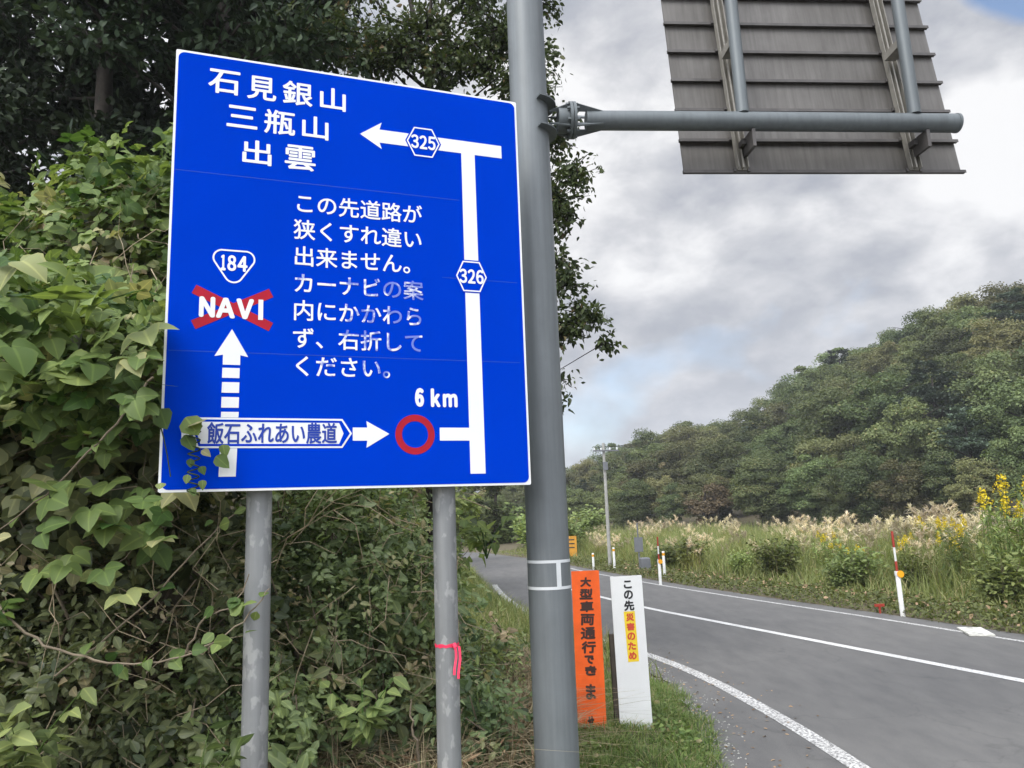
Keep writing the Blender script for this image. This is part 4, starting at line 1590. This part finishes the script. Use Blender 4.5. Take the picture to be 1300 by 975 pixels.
shrub('dark tangled shrub at the lower left under the kudzu', (-2.7, 5.15, 1.25), (1.3, 0.85, 1.25), 15000, 0.056, 101)
shrub('dark shrub at the far left edge beside the tangled one', (-4.2, 5.4, 1.4), (1.3, 0.9, 1.3), 7000, 0.075, 102)
shrub('leafy shrub seen between the two posts of the blue sign', (-1.42, 6.0, 1.35), (0.88, 0.8, 1.2), 15000, 0.058, 103, 'green_shrub')
shrub('rounded green shrub behind the right post of the blue sign', (-1.12, 7.0, 1.0), (0.62, 0.75, 0.85), 9000, 0.056, 104, 'green_shrub')
shrub('tall dark shrub rising behind the blue sign', (-1.9, 7.4, 2.6), (1.4, 0.9, 1.8), 7000, 0.09, 105)
shrub('low leafy shrub at the road bend beyond the posts', (-1.75, 9.8, 0.9), (0.7, 1.2, 0.8), 2600, 0.10, 106)
shrub('pale green shrub on the bend behind the tall pole', (-2.6, 15.5, 1.3), (1.1, 2.0, 1.3), 3600, 0.13, 107, 'weed')
shrub('pale bush at the outer side of the far road bend', (-2.4, 24, 1.8), (1.3, 2.5, 1.8), 3000, 0.18, 108, 'weed')
shrub('low undergrowth shrub at the foot of the left post', (-1.75, 5.0, 0.75), (0.6, 0.4, 0.5), 3200, 0.065, 109, 'green_shrub')
shrub('low undergrowth shrub between the posts near the ground', (-1.0, 5.75, 0.75), (0.5, 0.4, 0.45), 2600, 0.065, 110)

shrub('low green shrub between the right post and the tall pole', (-0.42, 5.75, 0.55), (0.36, 0.45, 0.42), 3000, 0.055, 111, 'green_shrub')
shrub('weedy green shrub behind the tall pole by the road', (-0.35, 7.6, 0.55), (0.4, 0.7, 0.42), 3200, 0.055, 112, 'green_shrub')
# kudzu blanket
parts = []
g = np.random.default_rng(5)
for i, (c, r, n, s) in enumerate((((-2.95, 4.95, 2.85), (1.25, 1.20, 0.8), 1150, 0.128), ((-3.25, 6.2, 3.45), (1.05, 0.95, 1.75), 1600, 0.125),
                                  ((-4.6, 5.9, 3.25), (1.3, 1.1, 1.6), 1350, 0.130), ((-2.4, 4.6, 2.85), (0.5, 0.55, 0.55), 240, 0.135),
                                  ((-3.6, 5.0, 2.9), (1.0, 0.9, 0.95), 820, 0.135), ((-2.45, 6.3, 4.15), (0.75, 0.7, 1.35), 900, 0.125))):
    P, Nn = ellipsoid_pts(n, c, r, 0.22, 200 + i, -0.45, (0.15, -1, 0.25))
    P += g.normal(0, 0.05, P.shape)
    nn = unit(Nn * 0.5 + np.array([0.05, -0.25, 0.8]))
    var = np.clip(0.5 + 0.3 * np.sin(P[:, 0] * 4.1 + i) * np.cos(P[:, 2] * 4.7) + g.normal(0, 0.24, len(P)), 0, 1)
    al = np.tile([0.1, -0.4, -0.3], (len(P), 1)) + Nn * 0.4 + g.normal(0, .55, P.shape)
    parts.append(leaves(P, nn, s * 0.84 * g.choice([0.4, 0.58, 0.78, 1.0, 1.35], len(P), p=[.28, .30, .24, .14, .04]) * g.uniform(.85, 1.15, len(P)), L_KUDZU, 0.55, along=al, var=var, seed=300 + i))
# stray sprays in front
for (c, n, s, sd_) in (((-2.35, 4.05, 2.25), 9, 0.13, .16), ((-1.86, 3.74, 2.86), 4, 0.12, .05), ((-1.83, 3.74, 2.68), 4, 0.12, .05),
                       ((-2.15, 4.1, 1.98), 14, 0.12, .13), ((-2.55, 3.85, 2.95), 9, 0.165, .2), ((-2.1, 3.9, 3.0), 8, 0.15, .15), ((-1.85, 4.0, 2.1), 9, 0.09, .09)):
    P = np.array(c) + g.normal(0, sd_, (n, 3))
    parts.append(leaves(P, np.tile([0.0, -0.5, 0.8], (n, 1)), s * g.uniform(.8, 1.15, n), L_KUDZU, 0.3, along=np.tile([0.3, -0.6, -0.4], (n, 1)), seed=400 + int(c[2] * 100)))
kind(np_mesh('kudzu', *join(parts), M['kudzu'], smooth=False), 'stuff', 'kudzu with large three-part leaves smothering the bank left of the sign')
# dense inner leaves under the blanket
parts = []
for i, (c, r, n, s) in enumerate((((-2.95, 5.15, 2.3), (1.1, 1.0, 1.0), 2600, 0.12), ((-3.25, 6.4, 3.3), (0.95, 0.85, 1.75), 2600, 0.12), ((-4.6, 6.1, 3.1), (1.2, 1.0, 1.55), 2600, 0.12),
                                  ((-2.2, 6.9, 3.6), (1.0, 0.7, 1.6), 2000, 0.12))):
    P, Nn = ellipsoid_pts(n, c, r, 0.5, 220 + i, -0.7)
    parts.append(leaves(P, unit(Nn + np.array([0, -.2, .5])), s * g.uniform(.6, 1.3, len(P)), L_ROUND, 0.5, seed=500 + i))
kind(np_mesh('vine_undergrowth', *join(parts), M['shrub']), 'stuff', 'tangle of smaller leaves under the kudzu')

# vine spray that hangs across the lower left corner of the sign
t = thing('kudzu_spray', 'curling kudzu spray hanging over the lower left corner of the blue sign', 'vine', sign_world(0.10, -0.05, 2.5))
mb = MB()
pts = [sign_world(-0.06 + 0.02 * i, -0.06 - 0.015 * math.sin(i), 2.62 - 0.02 * i * i * 0.5) - t.location for i in range(7)]
pts = [tuple(p) for p in pts]
mb.tube(pts, 0.0035, 5)
coil = []
for i in range(60):
    a = i * 0.75
    q = sign_world(0.165 + 0.028 * math.cos(a), -0.05 + 0.02 * math.sin(a), 2.49 - i * 0.0055)
    coil.append(tuple(q - t.location))
mb.tube(coil, 0.004, 5)
mb.build('stem', M['sprig'], t, True)
g = np.random.default_rng(9)
P, Y = [], []
for u, z, s in ((0.12, 2.56, .14), (0.17, 2.54, .12), (0.16, 2.53, .10), (0.12, 2.47, .10), (0.20, 2.39, .055), (0.15, 2.35, .05), (0.2, 2.31, .05), (0.14, 2.27, .05), (0.21, 2.24, .05), (0.16, 2.2, .045), (0.27, 2.36, .09), (0.30, 2.42, .07), (0.02, 2.23, .06), (0.0, 2.6, .13)):
    P.append(tuple(sign_world(u, -0.06, z) - t.location))
    Y.append(s)
np_mesh('leaf_cluster', *leaves(np.array(P), np.tile([0.2, -1.0, 0.35], (len(P), 1)), np.array(Y), L_ROUND, 0.35, along=np.tile([0.4, -.2, -.5], (len(P), 1)), seed=4), M['kudzu'], t)

# bare vines and twigs in the undergrowth
def vine(label, pts, r, seed, leaf=0):
    g = np.random.default_rng(seed)
    p0 = Vector(pts[0])
    t = thing('bare_vine', label, 'vine', p0)
    P = [Vector(p) - p0 for p in pts]
    sm = []
    for i in range(len(P) - 1):
        a, b2, c2, d = P[max(i - 1, 0)], P[i], P[i + 1], P[min(i + 2, len(P) - 1)]
        for k in range(6):
            u = k / 6
            sm.append(0.5 * ((2 * b2) + (c2 - a) * u + (2 * a - 5 * b2 + 4 * c2 - d) * u * u + (3 * b2 - a - 3 * c2 + d) * u ** 3))
    sm.append(P[-1])
    sm = [tuple(v + Vector(g.normal(0, r * 0.8, 3))) for v in sm]
    MB().tube(sm, [r * (1 - 0.6 * i / len(sm)) for i in range(len(sm))], 6).build('stem', M['twig'], t, True)
    if leaf:
        Q_ = np.array([sm[int(i)] for i in g.uniform(len(sm) * .3, len(sm) - 1, leaf)]) + g.normal(0, .025, (leaf, 3))
        np_mesh('leaf_cluster', *leaves(Q_, np.tile([0, -.6, .7], (leaf, 1)), g.uniform(.05, .09, leaf), L_ROUND, 0.4, seed=seed), M['kudzu'], t)
    return t


vine('thick bare vine sweeping low through the undergrowth left of the posts', [(-2.75, 4.0, 1.78), (-2.45, 3.95, 1.52), (-2.1, 3.95, 1.38), (-1.75, 4.0, 1.36), (-1.45, 4.05, 1.5), (-1.3, 4.1, 1.68)], 0.0075, 1, 16)
vine('slender vine arching down from the kudzu beside the sign edge', [(-1.9, 4.0, 2.8), (-2.1, 3.95, 2.5), (-2.4, 3.95, 2.2), (-2.75, 4.0, 1.95)], 0.007, 2, 7)
vine('thin twig leaning across the undergrowth toward the left post', [(-2.5, 4.3, 1.25), (-2.0, 4.2, 1.6), (-1.6, 4.2, 2.0), (-1.35, 4.3, 2.2)], 0.006, 3, 6)
vine('bare broken twig standing between the two posts', [(-0.62, 4.9, 0.5), (-0.66, 4.85, 0.75), (-0.68, 4.85, 0.95)], 0.010, 4)
vine('pale twig with few leaves just left of the left post', [(-1.75, 4.15, 1.35), (-1.62, 4.1, 1.55), (-1.48, 4.1, 1.6), (-1.4, 4.1, 1.75)], 0.006, 5, 5)


def sprig(label, loc, n, size, seed, h=0.35, tmpl=L_OVATE, mat='sprig'):
    g = np.random.default_rng(seed)
    t = thing('seedling', label, 'plant', loc)
    st, parts = MB(), []
    for i in range(n):
        a = g.uniform(0, 6.28)
        l = g.uniform(.5, 1) * h
        e = (math.cos(a) * l * .55, math.sin(a) * l * .55 - .05, l)
        st.tube([(0, 0, 0), (e[0] * .4, e[1] * .4, l * .6), e], [0.005, 0.004, 0.002], 4)
        q = 7
        u = np.linspace(0.35, 1, q)
        P = np.array(e) * u[:, None]
        sd_ = np.where(np.arange(q) % 2, 1, -1)
        al = np.stack([-math.sin(a) * sd_ + math.cos(a) * .5, math.cos(a) * sd_ + math.sin(a) * .5, np.full(q, .1)], 1)
        parts.append(leaves(P, np.tile([0, -.4, 1.], (q, 1)), size * g.uniform(.8, 1.2, q), tmpl, 0.25, along=al, seed=seed + i))
    np_mesh('leaf_cluster', *join(parts), M[mat], t)
    st.build('stem', M['sprig'], t)
    return t


sprig('bright green seedling at the far left edge of the undergrowth', (-2.62, 3.95, 1.52), 6, 0.10, 11, 0.22)
sprig('fern-like green seedling at the foot of the left post', (-1.62, 4.0, 0.55), 9, 0.10, 12, 0.45)
sprig('bluish green seedling at the bottom left corner', (-2.45, 4.0, 0.75), 9, 0.12, 13, 0.5, mat='weed')
sprig('broad leaved seedling between the two posts', (-0.95, 4.8, 0.72), 8, 0.11, 14, 0.4, mat='weed')
sprig('leafy seedling hanging near the right post of the sign', (-0.22, 5.5, 1.72), 5, 0.11, 15, 0.32)
sprig('yellowing seedling in the dry grass by the pole', (-0.12, 6.3, 1.0), 4, 0.07, 16, 0.28, L_OVATE, 'dry')


# dry stems and twigs tangled through the undergrowth
g = np.random.default_rng(15)
mb = MB()
for i in range(230):
    if i < 150:
        c = np.array([g.uniform(-3.6, -0.3), 0, g.uniform(0.5, 2.3)])
        c[1] = 4.25 + 0.9 * max(0, c[0] + 1.9) + g.uniform(0, .5)
    else:
        c = np.array([g.uniform(-4.2, -1.9), 0, g.uniform(2.2, 4.6)])
        c[1] = 3.95 + 0.75 * (c[2] - 2.2) + g.uniform(-.1, .4)
    d = unit(g.normal(0, 1, 3) * np.array([1, .4, .9]))
    l = g.uniform(0.12, 0.45)
    mid = c + g.normal(0, .04, 3)
    e1, e2 = g.normal(0, .05, 3), g.normal(0, .05, 3)
    mb.tube([tuple(c - d * l), tuple(c - d * l * .5 + e1), tuple(mid), tuple(c + d * l * .5 + e2), tuple(c + d * l)], [0.0035, 0.003, 0.0025, 0.002, 0.001], 4)
kind(mb.build('dry_twigs', M['straw']), 'stuff', 'dry straw coloured stems tangled through the undergrowth')

# trees on the bank
def bank_tree(name, label, base, clusters, per, leaf, seed, mat, trunk_r=0.14, tmpl=L_OVATE, tilt=0.7):
    g = np.random.default_rng(seed)
    bz = float(ground_z(base[0], base[1]))
    t = thing(name, label, 'tree', (base[0], base[1], bz))
    o_ = np.array([base[0], base[1], bz])
    parts = []
    mb = MB()
    zt = max(c[2] for c in clusters) - bz
    spine = [(0, 0, -0.6), (g.normal(0, .08), g.normal(0, .08), zt * .35), (g.normal(0, .15), g.normal(0, .15), zt * .7), (g.normal(0, .2), 0, zt)]
    mb.tube(spine, [trunk_r * 1.25, trunk_r, trunk_r * .6, trunk_r * .2], 10)
    for i, (x, y, z, r, dens) in enumerate(clusters):
        c = np.array([x, y, z]) - o_
        n = int(per * dens * (r / 0.6) ** 2)
        # twigs inside the cluster carry the leaves
        nt_ = max(4, int(n / 16))
        d = unit(g.normal(0, 1, (nt_, 3)))
        E = c + d * r * g.uniform(0.35, 1.05, nt_)[:, None] * np.array([1, 1, .85])
        z0 = max(0.3, min(zt * .9, c[2] - 0.5 * np.hypot(c[0], c[1])))
        root = np.array([0, 0, z0])
        mid = root * .45 + c * .55 + g.normal(0, .1, 3)
        mb.tube([tuple(root), tuple(mid), tuple(c)], [trunk_r * .24 * min(1, r / .6), trunk_r * .15 * min(1, (r / .6) ** 1.5), 0.006], 6)
        for e in E[:40]:
            mb.tube([tuple(c + (e - c) * .1), tuple((c + e) / 2 + g.normal(0, .03, 3)), tuple(e)], [0.010, 0.006, 0.003], 4)
        k = 16
        u = g.uniform(0.35, 1.08, (nt_, k, 1))
        P = (c + (E[:, None, :] - c) * u + g.normal(0, 0.055, (nt_, k, 3))).reshape(-1, 3)
        nn = unit(g.normal(0, .6, P.shape) + np.array([0, 0, 1.]))
        al = np.repeat(E - c, k, 0) / r + np.array([0, 0, -.5])
        var = np.clip(0.48 + g.normal(0, .22, len(P)) + g.normal(0, .08), 0, 1)
        parts.append(leaves(P, nn, leaf * g.uniform(.65, 1.3, len(P)), tmpl, tilt, along=al, var=var, seed=seed + i))
    np_mesh('crown', *join(parts), M[mat], t)
    mb.build('trunk', M['bark'], t, True)
    return t


CL = [(0.50, 9.0, 8.6, .42, 2), (0.42, 9.0, 7.9, .42, 2), (0.30, 9.0, 7.4, .55, 2), (0.62, 9.0, 6.75, .42, 2), (0.86, 9.0, 6.15, .34, 1.8), (0.55, 9.0, 5.85, .5, 2), (0.62, 9.0, 5.05, .36, 1.9), (0.75, 8.9, 5.5, .26, 1.6), (0.68, 8.9, 4.75, .28, 1.8), (0.7, 8.9, 4.2, .25, 1.8),
      (0.93, 8.9, 4.35, .34, 2.2), (1.13, 8.9, 4.0, .18, 1.8), (0.55, 9.0, 4.2, .38, 2), (0.55, 9.0, 3.6, .25, 1.6), (0.56, 9.0, 3.25, .12, 1.3), (0.0, 9.0, 8.2, .6, 2), (-0.5, 9.2, 8.0, .5, 1.8), (-0.95, 9.2, 8.35, .6, 1.5), (-0.35, 9.2, 8.9, .6, 1.6), (-1.25, 9.1, 8.0, .4, 2), (-0.2, 9.1, 7.8, .4, 2), (-0.8, 9.1, 7.75, .4, 1.8), (-1.7, 9.2, 7.9, .45, 2),
      (-1.5, 9.3, 8.3, .6, 1.0), (-2.2, 9.4, 8.4, .8, 1.2), (0.0, 9.2, 6.6, .8, .9), (-1.1, 9.4, 6.8, 1.0, .8), (-0.3, 9.3, 5.2, .9, .9), (-1.4, 9.5, 5.4, 1.0, .8), (-0.5, 9.3, 3.9, .8, 1),
      (-1.4, 9.2, 3.9, .9, .9), (-0.85, 9.3, 3.0, .6, 1.3), (-1.5, 9.0, 2.8, .8, 1), (-0.22, 9.4, 2.85, .36, 1.4), (-1.9, 9.6, 9.4, .7, .7), (-0.8, 9.6, 9.6, .8, .7), (0.2, 9.4, 9.5, .7, .9)]
bank_tree('roadside_tree', 'leafy tree behind the tall pole with small branches against the sky', (-0.95, 9.7), CL, 620, 0.075, 61, 'over', 0.13)
rr = random.Random(3)
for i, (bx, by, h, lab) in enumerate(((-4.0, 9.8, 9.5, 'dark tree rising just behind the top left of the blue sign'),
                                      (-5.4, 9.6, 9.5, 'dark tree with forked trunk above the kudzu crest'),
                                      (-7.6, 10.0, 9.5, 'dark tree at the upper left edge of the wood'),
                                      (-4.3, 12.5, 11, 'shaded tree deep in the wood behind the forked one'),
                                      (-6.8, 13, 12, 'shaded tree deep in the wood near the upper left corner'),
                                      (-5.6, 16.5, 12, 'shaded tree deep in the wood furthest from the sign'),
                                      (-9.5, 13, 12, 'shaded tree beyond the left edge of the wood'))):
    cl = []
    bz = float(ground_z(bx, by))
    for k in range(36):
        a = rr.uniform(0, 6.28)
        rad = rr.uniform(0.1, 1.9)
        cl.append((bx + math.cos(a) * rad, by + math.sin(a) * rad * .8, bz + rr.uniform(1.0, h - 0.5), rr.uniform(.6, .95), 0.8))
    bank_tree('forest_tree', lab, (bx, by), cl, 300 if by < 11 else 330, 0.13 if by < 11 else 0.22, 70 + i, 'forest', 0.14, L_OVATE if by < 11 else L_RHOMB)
for i, (bx, by, h, lab) in enumerate(((-4.2, 19, 7, 'mid green tree on the bank beyond the first road bend'), (-5.2, 28, 8, 'mid green tree further along the bank at the bend'),
                                      (-3.6, 36, 6, 'pale green tree above the outer edge of the bend'), (-1.5, 52, 7, 'bushy pale tree closing the view where the road turns'),
                                      (-8, 40, 9, 'tall tree behind the pale tree above the bend'))):
    cl = []
    bz = float(ground_z(bx, by))
    for k in range(22):
        a = rr.uniform(0, 6.28)
        rad = rr.uniform(0.1, 1.9)
        cl.append((bx + math.cos(a) * rad, by + math.sin(a) * rad * .8, bz + rr.uniform(0.5, h - 0.5), rr.uniform(.7, 1.1), 0.8))
    bank_tree('bend_tree', lab, (bx, by), cl, 140, 0.24, 90 + i, 'hill_a', 0.12, L_RHOMB)
for L_ in protos.values():
    for p in L_:
        if p.name not in used:
            for ch in list(p.children):
                bpy.data.objects.remove(ch)
            bpy.data.objects.remove(p)

# ------------------------------------------------------------------ a little autumn haze
hz = MB().box(-380, 480, -40, 860, -2.5, 75).build('haze', bpy.data.materials.new('thin_haze'))
kind(hz, 'stuff', 'thin pale haze in the air')
hm = hz.data.materials[0]
hm.use_nodes = True
hm.node_tree.nodes.clear()
ho = hm.node_tree.nodes.new('ShaderNodeOutputMaterial')
hv = hm.node_tree.nodes.new('ShaderNodeVolumePrincipled')
hv.inputs['Color'].default_value = (0.9, 0.94, 1.0, 1)
hv.inputs['Density'].default_value = 0.0006
hm.node_tree.links.new(hv.outputs[0], ho.inputs['Volume'])
